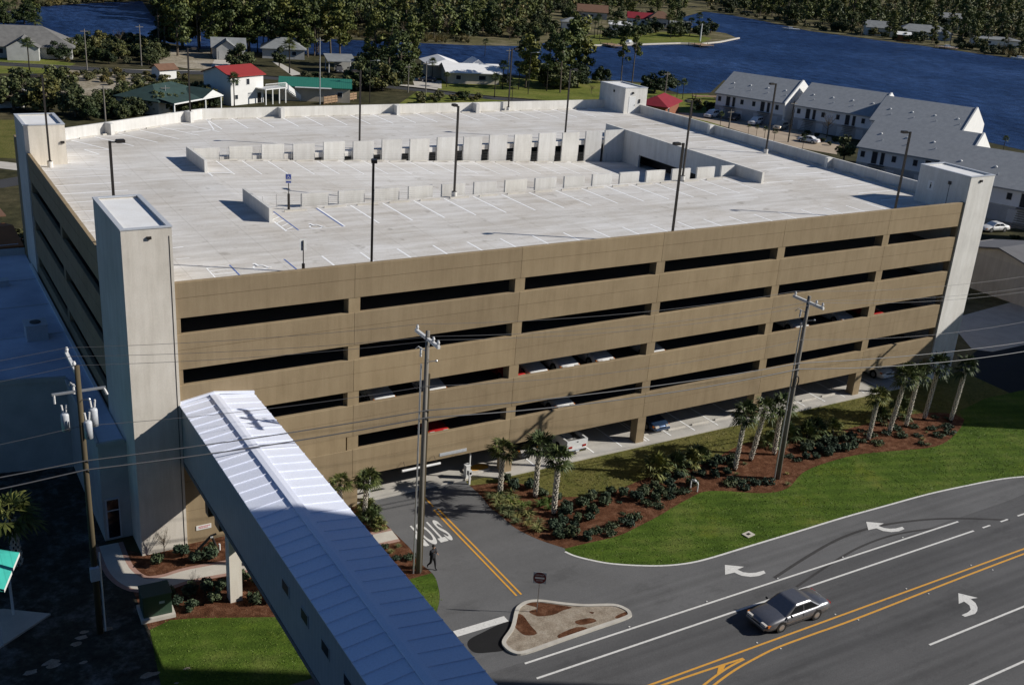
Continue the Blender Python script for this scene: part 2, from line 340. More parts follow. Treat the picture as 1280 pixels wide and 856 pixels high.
# ------------------------------------------------------------------ mesh builder
class MB:
    def __init__(s): s.v, s.f, s.m, s.X = [], [], [], None
    def add(s, vs, fs, mi=0):
        b = len(s.v)
        if s.X is not None: vs = [s.X @ Vector(p) for p in vs]
        s.v += [tuple(p) for p in vs]; s.f += [tuple(i + b for i in f) for f in fs]; s.m += [mi] * len(fs)
        return s
    def box(s, x0, x1, y0, y1, z0, z1, mi=0):
        return s.add([(x0, y0, z0), (x1, y0, z0), (x1, y1, z0), (x0, y1, z0), (x0, y0, z1), (x1, y0, z1), (x1, y1, z1), (x0, y1, z1)],
                     [(0, 3, 2, 1), (4, 5, 6, 7), (0, 1, 5, 4), (1, 2, 6, 5), (2, 3, 7, 6), (3, 0, 4, 7)], mi)
    def cbox(s, c, d, mi=0): return s.box(c[0] - d[0] / 2, c[0] + d[0] / 2, c[1] - d[1] / 2, c[1] + d[1] / 2, c[2] - d[2] / 2, c[2] + d[2] / 2, mi)
    def prism(s, poly, z0, z1, mi=0, top=None):
        n = len(poly)
        a = sum(poly[i][0] * poly[(i + 1) % n][1] - poly[(i + 1) % n][0] * poly[i][1] for i in range(n))
        if a < 0: poly = poly[::-1]
        g = lambda z, i: z(poly[i]) if callable(z) else z
        vs = [(p[0], p[1], g(z0, i)) for i, p in enumerate(poly)] + [(p[0], p[1], g(z1, i)) for i, p in enumerate(poly)]
        s.add(vs, [tuple(range(n - 1, -1, -1))] + [(i, (i + 1) % n, n + (i + 1) % n, n + i) for i in range(n)], mi)
        s.f.append(tuple(len(s.v) - 2 * n + n + i for i in range(n))); s.m.append(mi if top is None else top)
        return s
    def sheet(s, poly, z=0.0, mi=0):
        n = len(poly)
        a = sum(poly[i][0] * poly[(i + 1) % n][1] - poly[(i + 1) % n][0] * poly[i][1] for i in range(n))
        if a < 0: poly = poly[::-1]
        return s.add([(p[0], p[1], z) for p in poly], [tuple(range(n))], mi)
    def quad(s, a, b, c, d, mi=0): return s.add([a, b, c, d], [(0, 1, 2, 3)], mi)
    def tri(s, a, b, c, mi=0): return s.add([a, b, c], [(0, 1, 2)], mi)
    def extr_x(s, prof, x0, x1, mi=0):
        n = len(prof)
        vs = [(x0, p[0], p[1]) for p in prof] + [(x1, p[0], p[1]) for p in prof]
        return s.add(vs, [tuple(range(n)), tuple(range(2 * n - 1, n - 1, -1))] + [(i, n + i, n + (i + 1) % n, (i + 1) % n) for i in range(n)], mi)
    def tube(s, pts, r, n=8, mi=0, cap=True):
        pts = [Vector(p) for p in pts]; k = len(pts)
        rs = r if isinstance(r, (list, tuple)) else [r] * k
        vs = []
        for i, p in enumerate(pts):
            d = (pts[min(i + 1, k - 1)] - pts[max(i - 1, 0)]).normalized()
            u = d.orthogonal().normalized() if i == 0 else (u - d * u.dot(d)).normalized()
            w2 = d.cross(u)
            vs += [p + (u * math.cos(2 * math.pi * j / n) + w2 * math.sin(2 * math.pi * j / n)) * rs[i] for j in range(n)]
        fs = [(i * n + j, i * n + (j + 1) % n, (i + 1) * n + (j + 1) % n, (i + 1) * n + j) for i in range(k - 1) for j in range(n)]
        if cap: fs += [tuple(range(n - 1, -1, -1)), tuple(range((k - 1) * n, k * n))]
        return s.add(vs, fs, mi)
    def ball(s, c, r, n=10, m=6, mi=0):
        if not isinstance(r, (tuple, list)): r = (r, r, r)
        vs = [(c[0], c[1], c[2] - r[2])]
        for i in range(1, m):
            a = math.pi * i / m
            for j in range(n):
                b = 2 * math.pi * j / n
                vs.append((c[0] + r[0] * math.sin(a) * math.cos(b), c[1] + r[1] * math.sin(a) * math.sin(b), c[2] - r[2] * math.cos(a)))
        vs.append((c[0], c[1], c[2] + r[2])); t = len(vs) - 1
        fs = [(0, 1 + (j + 1) % n, 1 + j) for j in range(n)]
        for i in range(m - 2):
            for j in range(n): fs.append((1 + i * n + j, 1 + i * n + (j + 1) % n, 1 + (i + 1) * n + (j + 1) % n, 1 + (i + 1) * n + j))
        fs += [(1 + (m - 2) * n + j, 1 + (m - 2) * n + (j + 1) % n, t) for j in range(n)]
        return s.add(vs, fs, mi)
    def mesh(s, name, mats, smooth=False):
        me = bpy.data.meshes.new(name); me.from_pydata(s.v, [], s.f)
        for m in (mats if isinstance(mats, (list, tuple)) else [mats]): me.materials.append(M[m] if isinstance(m, str) else m)
        me.polygons.foreach_set('material_index', s.m)
        if smooth: me.polygons.foreach_set('use_smooth', [True] * len(s.f))
        me.update(); return me
    def build(s, name, mats, parent=None, smooth=False, bevel=0.0):
        o = bpy.data.objects.new(name, s.mesh(name, mats, smooth)); COL.objects.link(o)
        if parent is not None: o.parent = parent
        if bevel:
            md = o.modifiers.new('bevel', 'BEVEL'); md.width = bevel; md.segments = 2; md.limit_method = 'ANGLE'
        return o

def tag(o, label=None, cat=None, group=None, kind=None):
    if label: o['label'] = label
    if cat: o['category'] = cat
    if group: o['group'] = group
    if kind: o['kind'] = kind
    return o
def thing(name, label, cat, loc=(0, 0, 0), rz=0.0, group=None):
    o = bpy.data.objects.new(name, None); COL.objects.link(o); o.empty_display_size = 0.3
    o.location = loc; o.rotation_euler = (0, 0, rz)
    return tag(o, label, cat, group)
def copy_tree(o, loc=None, rz=None, label=None, group=None, sc=None, parent=None):
    c = o.copy(); COL.objects.link(c)
    if parent is not None: c.parent = parent
    for ch in list(o.children): copy_tree(ch, parent=c)
    if loc is not None: c.location = loc
    if rz is not None: c.rotation_euler = (0, 0, rz)
    if sc is not None: c.scale = sc if isinstance(sc, tuple) else (sc, sc, sc)
    if label: c['label'] = label
    if group: c['group'] = group
    return c
def struct(name, mb, mats, smooth=False): return tag(mb.build(name, mats, None, smooth), kind='structure')
def smooth_curve(pts, n=8, closed=False):
    """Catmull-Rom through 2-D points"""
    P = [Vector((p[0], p[1])) for p in pts]; k = len(P); out = []
    for i in range(k if closed else k - 1):
        a = P[(i - 1) % k] if closed or i > 0 else P[0]; b = P[i]; c = P[(i + 1) % k]; d = P[(i + 2) % k] if closed or i + 2 < k else P[-1]
        for j in range(n):
            t = j / n
            q = 0.5 * ((2 * b) + (c - a) * t + (2 * a - 5 * b + 4 * c - d) * t * t + (3 * b - a - 3 * c + d) * t ** 3)
            out.append((q.x, q.y))
    if not closed: out.append((P[-1].x, P[-1].y))
    return out
def ribbon(mb, pts, width, z, mi=0):
    P = [Vector((p[0], p[1])) for p in pts]
    for i in range(len(P) - 1): pass
    L, Rr = [], []
    for i, p in enumerate(P):
        d = (P[min(i + 1, len(P) - 1)] - P[max(i - 1, 0)]).normalized(); nn = Vector((-d.y, d.x)) * (width / 2)
        L.append(p + nn); Rr.append(p - nn)
    n = len(P)
    mb.add([(q.x, q.y, z) for q in Rr] + [(q.x, q.y, z) for q in L], [(i, i + 1, n + i + 1, n + i) for i in range(n - 1)], mi)
# ================================================================== THE SETTING: ground, water, roads
P2 = lambda *a: [tuple(at(x, y)[:2]) for x, y in a]
g = MB(); g.sheet([(-900, -400), (3200, -400), (3200, 3600), (-900, 3600)], -0.016); struct("ground", g, 'scrub')
g = MB()
g.sheet(P2((-60, -60), (-40, 18), (48, 8), (120, 3), (185, 0), (205, 25), (260, 36), (420, 47), (500, 53), (590, 57), (655, 58), (690, 52), (735, 58), (830, 56), (875, 56), (900, 53), (924, 48), (908, 41), (856, 33), (852, 22), (880, 14), (905, 17), (950, 25), (1010, 38), (1100, 50), (1156, 57), (1212, 65), (1280, 74), (1500, 110), (1700, -60)), -0.012)
struct("woodland_floor", g, 'woodsfloor')
near = [(-30, 70), (30, 52), (85, 47), (130, 47), (165, 42), (200, 52), (250, 62), (330, 66), (430, 70), (520, 72), (560, 82), (618, 92), (660, 96), (745, 99), (800, 103), (850, 117), (888, 116), (905, 100), (960, 130), (1100, 150), (1200, 170), (1280, 188), (1460, 235)]
far = [(1500, 112), (1280, 75), (1212, 66), (1156, 58), (1100, 51), (1010, 39), (950, 26), (905, 18), (880, 15), (853, 22), (857, 34), (908, 42), (924, 49), (900, 54), (875, 56.5), (830, 55.5), (735, 58.5), (690, 53), (655, 58), (590, 57), (500, 53), (430, 50), (330, 46), (250, 38), (215, 32), (190, 20), (178, 2), (120, 4), (48, 9), (-30, 20)]
g = MB(); g.sheet(P2(*near, *far), -0.006); struct("river_water", g, 'water')
g = MB(); g.sheet(P2((700, 100), (745, 101), (800, 105), (838, 118), (885, 118), (900, 128), (905, 165), (830, 190), (560, 190), (470, 150), (545, 98), (600, 96)), -0.002); struct("riverside_lawn", g, 'backlawn')
g = MB(); g.sheet(P2((715, 47), (770, 41), (850, 40), (890, 48), (876, 55), (830, 54.5), (738, 56.8), (722, 55)), -0.002); struct("peninsula_lawn", g, 'backlawn')
g = MB(); g.sheet(P2((62, 86), (150, 92), (215, 97), (180, 112), (120, 124), (62, 120)), -0.002)
g.sheet(P2((190, 62), (270, 62), (270, 92), (200, 80)), -0.002); struct("sandy_ground", g, 'sand')
g = MB(); g.sheet(P2((-40, 72), (40, 72), (95, 80), (60, 92), (-40, 92)), -0.002); struct("verge_grass", g, 'backlawn')
g = MB()
bk = smooth_curve(P2((-60, 76), (0, 80), (107, 86), (180, 90), (270, 92), (360, 99), (430, 103), (485, 108), (540, 114), (600, 121), (660, 126), (720, 131)), 4)
ribbon(g, bk, 6.0, 0.002); struct("back_road", g, 'backroad')
g = MB(); ribbon(g, [(p[0] - 1.2, p[1] + 3.6) for p in bk], 1.0, 0.002); struct("roadside_path", g, 'walk')
g = MB()
g.sheet(P2((268, 75), (290, 74), (285, 88), (262, 87)), 0.002); g.sheet(P2((340, 77), (352, 80), (378, 93), (365, 95)), 0.002); g.sheet(P2((498, 105), (548, 110), (545, 114), (500, 108)), 0.002)
g.sheet(P2((515, 98), (552, 101), (552, 111), (518, 107)), 0.002)
struct("driveway_slab", g, 'walk')
# condo car park and the paved strip right of the garage
g = MB(); g.sheet([(150, 140), (153, 128), (151, 99), (155, 90), (169, 102), (172, 120), (162, 137)], 0.004); struct("condo_parking_lot", g, 'lot')
g = MB(); g.sheet([(118, 44), (160, 30), (156, 46), (136, 52)], 0.004); struct("tan_side_street", g, 'lot')
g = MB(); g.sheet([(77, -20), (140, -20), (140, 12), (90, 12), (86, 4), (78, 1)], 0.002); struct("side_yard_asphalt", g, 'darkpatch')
g = MB(); g.sheet([(86, 2.6), (84.5, 4), (90, 11.5), (104, 13), (104, 9.5), (93, 2.6)], 0.006); struct("side_yard_concrete", g, 'walk')

# near site: lawn, road, bed
edge = [(23.06, -11.01), (23.34, -11.67), (23.91, -12.41), (24.76, -13.27), (25.72, -13.95), (26.75, -14.54), (27.83, -15.06), (28.98, -15.45), (30.3, -15.70), (32.0, -15.78), (35.0, -15.76), (39.6, -15.75), (44.2, -15.72), (48.3, -15.82), (53.2, -15.95), (57.8, -16.35), (60.8, -16.72), (63.1, -17.25), (67, -18.4), (74, -21.2), (90, -29)]
edge = smooth_curve(edge, 4)
bed_top = [(21.53, -0.55), (24.9, -1.5), (26.3, -4.2), (28.4, -5.3), (31.3, -5.5), (33.5, -5.1), (36, -4.8), (40.2, -4.9), (44.1, -3.8), (46.4, -3.5), (48.6, -4.6), (52, -4.7), (56, -4.9), (62, -4.9), (66, -5.4), (68.2, -6.6)]
bed_bot = [(68.0, -7.8), (66.0, -8.9), (62.6, -10.2), (59.9, -10.4), (56.2, -9.45), (52.8, -8.8), (49.1, -8.85), (46.4, -9.35), (43.5, -10.7), (41.2, -10.45), (38.9, -9.1), (37.3, -8.45), (35.8, -8.7), (33.8, -9.25), (31.9, -9.85), (29.9, -10.35), (27.6, -10.85), (25.1, -10.75), (23.29, -10.68)]
bed_left = [(22.23, -8.94), (21.57, -7.06), (21.48, -5.22), (21.35, -3.78), (21.56, -2.32)]
bt, bb, bl = smooth_curve(bed_top, 4), smooth_curve(bed_bot, 4), smooth_curve(bed_left, 4)
g = MB(); g.sheet([(-1.6, 0.1), (100, 0.1), (100, -30)] + edge[::-1] + [(23.29, -10.66), (22.2, -8.9), (21.5, -7), (21.5, 0)], 0.0); struct("winter_lawn", g, 'drylawn')
g = MB(); g.sheet(bb + [(23.06, -11.01)] + edge[1:] + [(98, -26), (98, -6.0), (74, -5.4), (69, -6.4)], 0.004); struct("green_lawn", g, 'lawn')
g = MB(); g.sheet(bt + bb + bl, 0.008); struct("mulch_bed", g, 'mulch')
# left site: planted court below the bridge
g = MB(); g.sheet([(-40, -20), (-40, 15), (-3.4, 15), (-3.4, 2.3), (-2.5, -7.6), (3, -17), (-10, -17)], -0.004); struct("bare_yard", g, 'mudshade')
g = MB(); g.sheet([(-3.0, 1.6), (-1.6, 0), (13.9, 0.05), (13.72, -2.53), (13.83, -4.64), (13.93, -6.36), (13.75, -8), (13.93, -9.5), (12.5, -9.6), (8, -9.6), (4, -9.9), (-0.4, -8.0), (-1.8, -7.55), (-3.1, -7.9)], 0.004); struct("court_mulch_bed", g, 'mulch')
dl = smooth_curve([(14.0, 2.2), (13.98, 0), (13.75, -2.53), (13.83, -4.64), (13.93, -6.36), (13.75, -8.0), (13.95, -9.54), (13.74, -10.7), (12.9, -12.6), (11.0, -14.6), (8.0, -15.6), (2.0, -15.8), (-40, -15.8)], 4)
g = MB(); g.sheet([(-3.05, -7.9), (-1.8, -7.5), (-0.39, -7.96), (3.98, -9.9), (8, -9.6), (13.93, -9.54)] + [p for p in dl if p[1] < -9.6 and p[0] > -4] + [(-4, -15.8)], 0.006); struct("court_lawn", g, 'lawn')
g = MB()
wk = smooth_curve([(13.75, -4.45), (10, -4.3), (6.5, -4.15), (4.1, -3.85), (0.5, -3.45), (-1.2, -3.6), (-2.6, -3.1), (-3.3, -1.2), (-3.3, 2.0)], 5)
ribbon(g, wk, 1.15, 0.016); struct("sidewalk", g, 'walk')
g = MB(); ribbon(g, wk, 1.75, 0.012); struct("paver_border", g, 'brickpink')
g = MB(); g.prism([(-14, -2.0), (-10.0, -2.6), (-7.7, -4.2), (-10.6, -6.2), (-14, -6.6)], 0.0, 0.12); struct("concrete_apron", g, 'walk')
rr = random.Random(3); g = MB()
for cx, cy, k in ((-6.4, -7.2, 5), (-8.6, -8.9, 5), (-3.4, -12.2, 4)):
    for _ in range(k):
        a, b, r0 = cx + rr.gauss(0, .8), cy + rr.gauss(0, .5), rr.uniform(.15, .55)
        g.sheet([(a + r0 * (0.6 + 0.5 * rr.random()) * math.cos(t * .7), b + 0.6 * r0 * (0.6 + 0.5 * rr.random()) * math.sin(t * .7)) for t in range(9)], 0.0065 + 0.0002 * len(g.f))
struct("bare_sand_patches", g, 'gravel')

# roads
right_edge = [(21.9, 1.2), (21.55, 0), (21.56, -2.32), (21.35, -3.78), (21.48, -5.22), (21.57, -7.06), (22.23, -8.94), (23.29, -10.66)]
re = smooth_curve(right_edge, 4)
g = MB(); g.sheet([(13.9, 3.0), (21.9, 3.0)] + re + [p for p in edge] + [(130, -50), (130, -52), (60, -19.76), (-60, -19.76)] + dl[::-1], 0.010); struct("driveway", g, 'drive')
g = MB(); g.sheet([(-120, -19.6), (40, -19.6), (58, -19.3), (63, -19.0), (74, -23), (150, -58), (150, -75), (60, -40), (-120, -40)], 0.014); struct("road", g, 'road')
# dark patch beside the island
g = MB(); g.sheet(smooth_curve([(12.9, -16.5), (13.9, -16.25), (15.2, -16.0), (15.9, -16.05), (15.6, -16.7), (14.6, -17.6), (14.2, -18.2), (13.4, -18.05), (12.6, -17.7), (12.5, -17.0)], 5, True), 0.018); struct("dark_road_patch", g, 'darkpatch')
# tyre marks
g = MB()
for L in ([(800, 460), (900, 410), (980, 380), (1060, 372), (1150, 372)],):
    pass
mk = [tuple(at(x, y)[:2]) for x, y in [(968, 722), (1010, 695), (1050, 673), (1095, 658), (1150, 650), (1200, 648), (1262, 650)]]
ribbon(g, smooth_curve(mk, 6), 0.22, 0.0185); ribbon(g, smooth_curve([(p[0] + .6, p[1] - 1.4) for p in mk[:5]], 6), 0.18, 0.0185)
struct("tyre_marks", g, asphalt("tyre_mark", (0.055, 0.053, 0.053), 0.2, 0.2))

# road paint
g = MB(); Z = 0.022
ribbon(g, edge[:-8], 0.16, Z)
for x0, x1, y in ((14.64, 51.8, -19.75), (14.57, 51.75, -21.13), (37.5, 78, -28.85), (36.5, 78, -32.45)): g.box(x0, x1, y - .07, y + .07, Z - .004, Z)
for x0 in (52.75, 54.8, 56.8, 58.8, 60.8, 62.8, 64.8): g.box(x0, x0 + .85, -21.2, -21.07, Z - .004, Z)
g.box(12.36, 15.8, -15.98, -15.42, Z - .004, Z)
struct("white_road_paint", g, 'wpaint')
g = MB()
g.box(-30, 75, -24.40, -24.27, Z - .004, Z)
low = smooth_curve([(75, -24.72), (50, -24.78), (36, -25.0), (31.6, -24.97), (28.7, -24.99), (26.7, -25.2), (25.1, -25.45), (23.2, -25.92), (20, -26.9), (14, -28.6), (0, -29.4), (-30, -29.5)], 5)
ribbon(g, low, 0.14, Z)
ribbon(g, [(26.3, -24.86), (23.6, -24.74), (20.8, -24.66), (-30, -24.66)], 0.14, Z + .001)
ribbon(g, smooth_curve([(26.3, -24.93), (24.7, -25.15), (22.7, -25.66), (20, -26.5), (14, -28.2), (0, -29.05), (-30, -29.15)], 4), 0.14, Z + .002)
g.sheet([(25.0, -24.84), (24.45, -24.82), (23.95, -25.26), (24.5, -25.16)], Z + .003); ribbon(g, [(19.6, -24.74), (18.8, -26.8)], 0.35, Z + .003)
for dx in (-0.17, 0.17): ribbon(g, [(17.72 + dx, -13.96), (17.72 + dx, -2.6)], 0.13, Z)
ribbon(g, [(17.72, -2.2), (17.74, -0.6)], 0.12, Z)
struct("yellow_road_paint", g, 'ypaint')
g = MB()
def arrow(pts, cx=None):
    g.sheet(pts, Z)
a1 = [(31.91, -16.83), (32.95, -17.55), (32.30, -17.62), (32.45, -18.02), (32.75, -18.26), (33.2, -18.42), (33.86, -18.46), (33.75, -18.75), (33.1, -18.80), (32.5, -18.64), (32.05, -18.28), (31.88, -17.80), (31.15, -17.73)]
arrow(a1); arrow([(x + 13.4, y - 0.03) for x, y in a1])
arrow([(43.85, -25.96), (44.60, -26.89), (44.05, -26.75), (43.95, -27.2), (43.66, -27.57), (43.3, -27.82), (42.89, -27.97), (42.01, -27.90), (41.96, -27.68), (42.6, -27.66), (43.02, -27.55), (43.35, -27.2), (43.4, -26.76), (42.85, -26.78)])
struct("turn_arrows", g, 'wpaint')
def text_mesh(txt, name, mats, size, parent=None, spacing=1.0, extrude=0.0, bold=0.0):
    cu = bpy.data.curves.new(name, 'FONT'); cu.body = txt; cu.size = size; cu.align_x = 'CENTER'; cu.align_y = 'CENTER'
    cu.extrude = extrude; cu.offset = bold; cu.space_character = spacing
    o = bpy.data.objects.new(name, cu); COL.objects.link(o)
    dg = bpy.context.evaluated_depsgraph_get(); me = bpy.data.meshes.new_from_object(o.evaluated_get(dg))
    bpy.data.objects.remove(o); bpy.data.curves.remove(cu)
    me.name = name; me.materials.clear(); me.materials.append(M[mats])
    ob = bpy.data.objects.new(name, me); COL.objects.link(ob)
    if parent is not None: ob.parent = parent
    return ob
t = text_mesh("STOP", "stop_lettering", 'wpaint', 1.0, None, 1.06, 0.0, 0.028)
t.location = (15.95, -5.08, Z); t.rotation_euler = (0, 0, math.pi); t.scale = (0.93, 3.7, 1); tag(t, kind='structure')
# road reflectors
g = MB()
for x in (28, 34.5, 41, 47.5, 54): g.box(x, x + .09, -24.15, -24.07, Z, Z + .02); g.box(x + .9, x + .99, -25.19, -25.11, Z, Z + .02)
for x in (22, 28, 34, 40, 46): g.box(x, x + .1, -19.6, -19.52, Z, Z + .02)
struct("road_reflectors", g, 'wpaint')

# traffic island
isl = smooth_curve([(17.83, -14.80), (18.60, -15.06), (19.74, -15.92), (20.84, -16.63), (22.45, -17.35), (22.93, -18.04), (22.91, -18.59), (22.42, -18.91), (20.09, -18.98), (17.70, -19.04), (15.1, -19.10), (14.44, -18.75), (14.27, -18.0), (14.52, -17.45), (15.56, -16.63), (16.61, -15.34), (17.14, -14.94)], 4, True)
cx = sum(p[0] for p in isl) / len(isl); cy = sum(p[1] for p in isl) / len(isl)
def inset(poly, d):
    out = []; n = len(poly)
    for i in range(n):
        a, b = Vector(poly[i - 1]), Vector(poly[(i + 1) % n]); tdir = (b - a).normalized(); nn = Vector((-tdir.y, tdir.x))
        p = Vector(poly[i]); q = p + nn * d
        if (q - Vector((cx, cy))).length > (p - Vector((cx, cy))).length: q = p - nn * d
        out.append((q.x, q.y))
    return out
ins = inset(isl, 0.24)
g = MB(); n = len(isl)
g.add([(p[0], p[1], 0.012) for p in isl] + [(p[0], p[1], 0.14) for p in isl] + [(p[0], p[1], 0.14) for p in ins] + [(p[0], p[1], 0.09) for p in ins],
      [(k * n + i, k * n + (i + 1) % n, (k + 1) * n + (i + 1) % n, (k + 1) * n + i) for k in range(3) for i in range(n)])
struct("island_kerb", g, 'kerb')
g = MB(); g.sheet(inset(isl, 0.23), 0.10); struct("island_gravel", g, 'gravel')
g = MB()
for L in ([(462, 358), (540, 350), (640, 362), (750, 380), (700, 398), (640, 425), (560, 435), (530, 430), (490, 405), (545, 385)], [(415, 425), (455, 430), (500, 490), (540, 540), (470, 550), (425, 520), (405, 490)], [(775, 462), (860, 445), (900, 465), (820, 486), (780, 480)], [(670, 545), (780, 500), (845, 510), (760, 545), (680, 568)], [(1010, 440), (1075, 408), (1090, 425), (1060, 450)], [(855, 408), (885, 410), (875, 420)]):
    g.sheet(smooth_curve([tuple(at(560 + x / 4.848, 680 + y / 4.848, 0.11)[:2]) for x, y in L], 3, True), 0.105)
struct("island_mulch", g, 'mulch')

g = MB(); ribbon(g, P2((-60, 200), (0, 206), (50, 212)), 4.0, 0.004); struct("side_path", g, 'walk')
g = MB(); ribbon(g, P2((-60, 226), (0, 230), (60, 220), (75, 205)), 5.0, 0.002); struct("side_street", g, 'backroad')
g = MB(); g.sheet(P2((-60, 150), (45, 150), (60, 200), (-60, 195)), -0.002); struct("side_lawn", g, 'drylawn')

# blades of the lawns: too many to count
def blades(name, polys, per_m2, leaf, label, hmin, hmax, seed):
    rq = random.Random(seed); g = MB()
    for P in polys:
        xs = [p[0] for p in P]; ys = [p[1] for p in P]; A = (max(xs) - min(xs)) * (max(ys) - min(ys))
        for _ in range(int(A * per_m2)):
            x, y = rq.uniform(min(xs), max(xs)), rq.uniform(min(ys), max(ys))
            if x > 72 or not inpoly(x, y, P): continue
            x += rq.gauss(0, .08); y += rq.gauss(0, .08); dens = noise.noise((x * .35, y * .35, seed))
            if dens < -.25 and rq.random() < .6: continue
            for _k in range(3):
                a = rq.uniform(0, 6.28); h_ = rq.uniform(hmin, hmax); s_ = .035; ox, oy = x + rq.gauss(0, .06), y + rq.gauss(0, .06); lx, ly = rq.gauss(0, .05), rq.gauss(0, .05)
                g.add([(ox - s_ * math.cos(a), oy - s_ * math.sin(a), 0), (ox + s_ * math.cos(a), oy + s_ * math.sin(a), 0), (ox + lx, oy + ly, h_)], [(0, 1, 2)])
    tag(g.build(name, leaf), label, "grass", None, 'stuff')
def inpoly(x, y, P):
    c = False; j = len(P) - 1
    for i in range(len(P)):
        if (P[i][1] > y) != (P[j][1] > y) and x < (P[j][0] - P[i][0]) * (y - P[i][1]) / (P[j][1] - P[i][1]) + P[i][0]: c = not c
        j = i
    return c
green_poly = bb + [(23.06, -11.01)] + edge[1:] + [(98, -26), (98, -6.0), (74, -5.4), (69, -6.4)]
court_poly = [(-3.05, -7.9), (-1.8, -7.5), (-0.39, -7.96), (3.98, -9.9), (8, -9.6), (13.93, -9.54)] + [p for p in dl if p[1] < -9.6 and p[0] > -4] + [(-4, -15.8)]
dry_poly = [(22, -.6), (70, -.6), (70, -5.0)] + bt[::-1]
blades("lawn_grass", [green_poly, court_poly], 16, 'grassblade', "short green grass of the mown lawns by the road and in the court", .025, .06, 5)
blades("winter_grass", [dry_poly], 18, 'dryblade', "short olive winter grass between the bed and the garage", .03, .08, 6)
# ================================================================== THE PARKING GARAGE
garage = thing("parking_garage", "five-storey tan parking garage with pale open rooftop deck and cream corner towers", "parking garage", (0, 0, 0))
DK = 16.58; PT = 17.67
XL, XR, YB = -1.57, 75.5, 57.9
ROWS = [(15.45, PT), (12.15, 14.42), (8.85, 11.12), (5.55, 7.82), (2.40, 4.52)]
def sprof(z0, z1, th=0.28):
    m = (z0 + z1) / 2 + 0.12
    return [(0, z0), (0, m - .02), (0.03, m - .012), (0.03, m + .012), (0, m + .02), (0, z1 - .03), (0.03, z1), (th, z1), (th, z0)]
# front facade spandrels, one precast panel per bay and storey
for k in range(6):
    x0 = 1.12 if k == 0 else 12.5 * k + .012
    x1 = 72.2 if k == 5 else 12.5 * (k + 1) - .012
    for r, (z0, z1) in enumerate(ROWS):
        if k == 0 and r == 4: z0 = 0.0
        if k == 0 and r == 3: pass
        g = MB(); g.extr_x(sprof(z0, z1), x0, x1); g.build("spandrel_panel", 'tan', garage)
g = MB(); g.box(1.12, 12.0, 0.02, .3, 4.52, 5.55); g.box(1.12, 6.4, 0.02, .3, 7.82, 8.85); g.build("infill_wall", 'tan', garage)
for k in range(1, 6):
    g = MB(); g.box(12.5 * k - .40, 12.5 * k + .40, 0.035, .85, 0.0, 16.0); g.build("column", 'tan', garage)
g = MB(); g.box(1.12, 1.42, 0.035, .6, 0, 16); g.build("column", 'tan', garage)
g = MB(); g.box(71.95, 72.25, 0.035, .6, 0, 16); g.build("column", 'tan', garage)
# the other three sides
def side(name, mtx, a, b, cols, mats='tan', top=True):
    for r, (z0, z1) in enumerate(ROWS):
        g = MB(); g.X = mtx; g.extr_x(sprof(z0, z1), a, b); g.build(name, 'precast' if (r == 0 and mats != 'tan') else 'tan', garage)
    for c in cols:
        g = MB(); g.X = mtx; g.box(c - .4, c + .4, 0.035, .85, 0, 16); g.build("column", 'tan', garage)
side("spandrel_panel", Matrix(((0, 1, 0, XL), (1, 0, 0, 0), (0, 0, 1, 0), (0, 0, 0, 1))), 7.6, 38.1, (8.2, 22.8, 37.6))
side("spandrel_panel", Matrix(((0, -1, 0, XR), (1, 0, 0, 0), (0, 0, 1, 0), (0, 0, 0, 1))), 5.5, 53.2, (6.2, 19.2, 38.4, 52.6), 'precast')
side("spandrel_panel", Matrix(((1, 0, 0, 0), (0, -1, 0, YB), (0, 0, 1, 0), (0, 0, 0, 1))), 18.7, 72.6, (25, 37.5, 50, 62.5), 'precast')
ang = math.atan2(YB - 46.4, 18.68 - XL); La = math.hypot(18.68 - XL, YB - 46.4)
side("spandrel_panel", Matrix.Translation((XL, 46.4, 0)) @ Matrix.Rotation(ang, 4, 'Z') @ Matrix(((1, 0, 0, 0), (0, -1, 0, 0), (0, 0, 1, 0), (0, 0, 0, 1))), 0, La, (8.4,), 'precast')
g = MB(); g.box(XL, XL + .28, 43.6, 46.4, 2.4, PT); g.build("corner_wall", 'tan', garage)

# floors
foot = [(XL + .3, .3), (XR - .3, .3), (XR - .3, YB - .3), (18.7, YB - .3), (XL + .3, 46.2)]
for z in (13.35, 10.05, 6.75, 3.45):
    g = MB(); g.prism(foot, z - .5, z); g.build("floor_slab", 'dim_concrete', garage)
g = MB(); g.prism([(12.6, .3), (21.6, .3), (21.6, 1.2), (24, -.5), (72.2, -.5), (72.2, .3), (XR - .3, .3), (XR - .3, YB - .3), (18.7, YB - .3), (XL + .3, 46.2), (XL + .3, 1), (12.6, 1)], 0.0, 0.11); g.build("ground_slab", 'groundslab', garage)
# interior core wall keeps the lower storeys dark
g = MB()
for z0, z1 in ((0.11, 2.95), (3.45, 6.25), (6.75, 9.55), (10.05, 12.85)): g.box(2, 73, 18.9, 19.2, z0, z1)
g.build("core_wall", 'dim_concrete', garage)
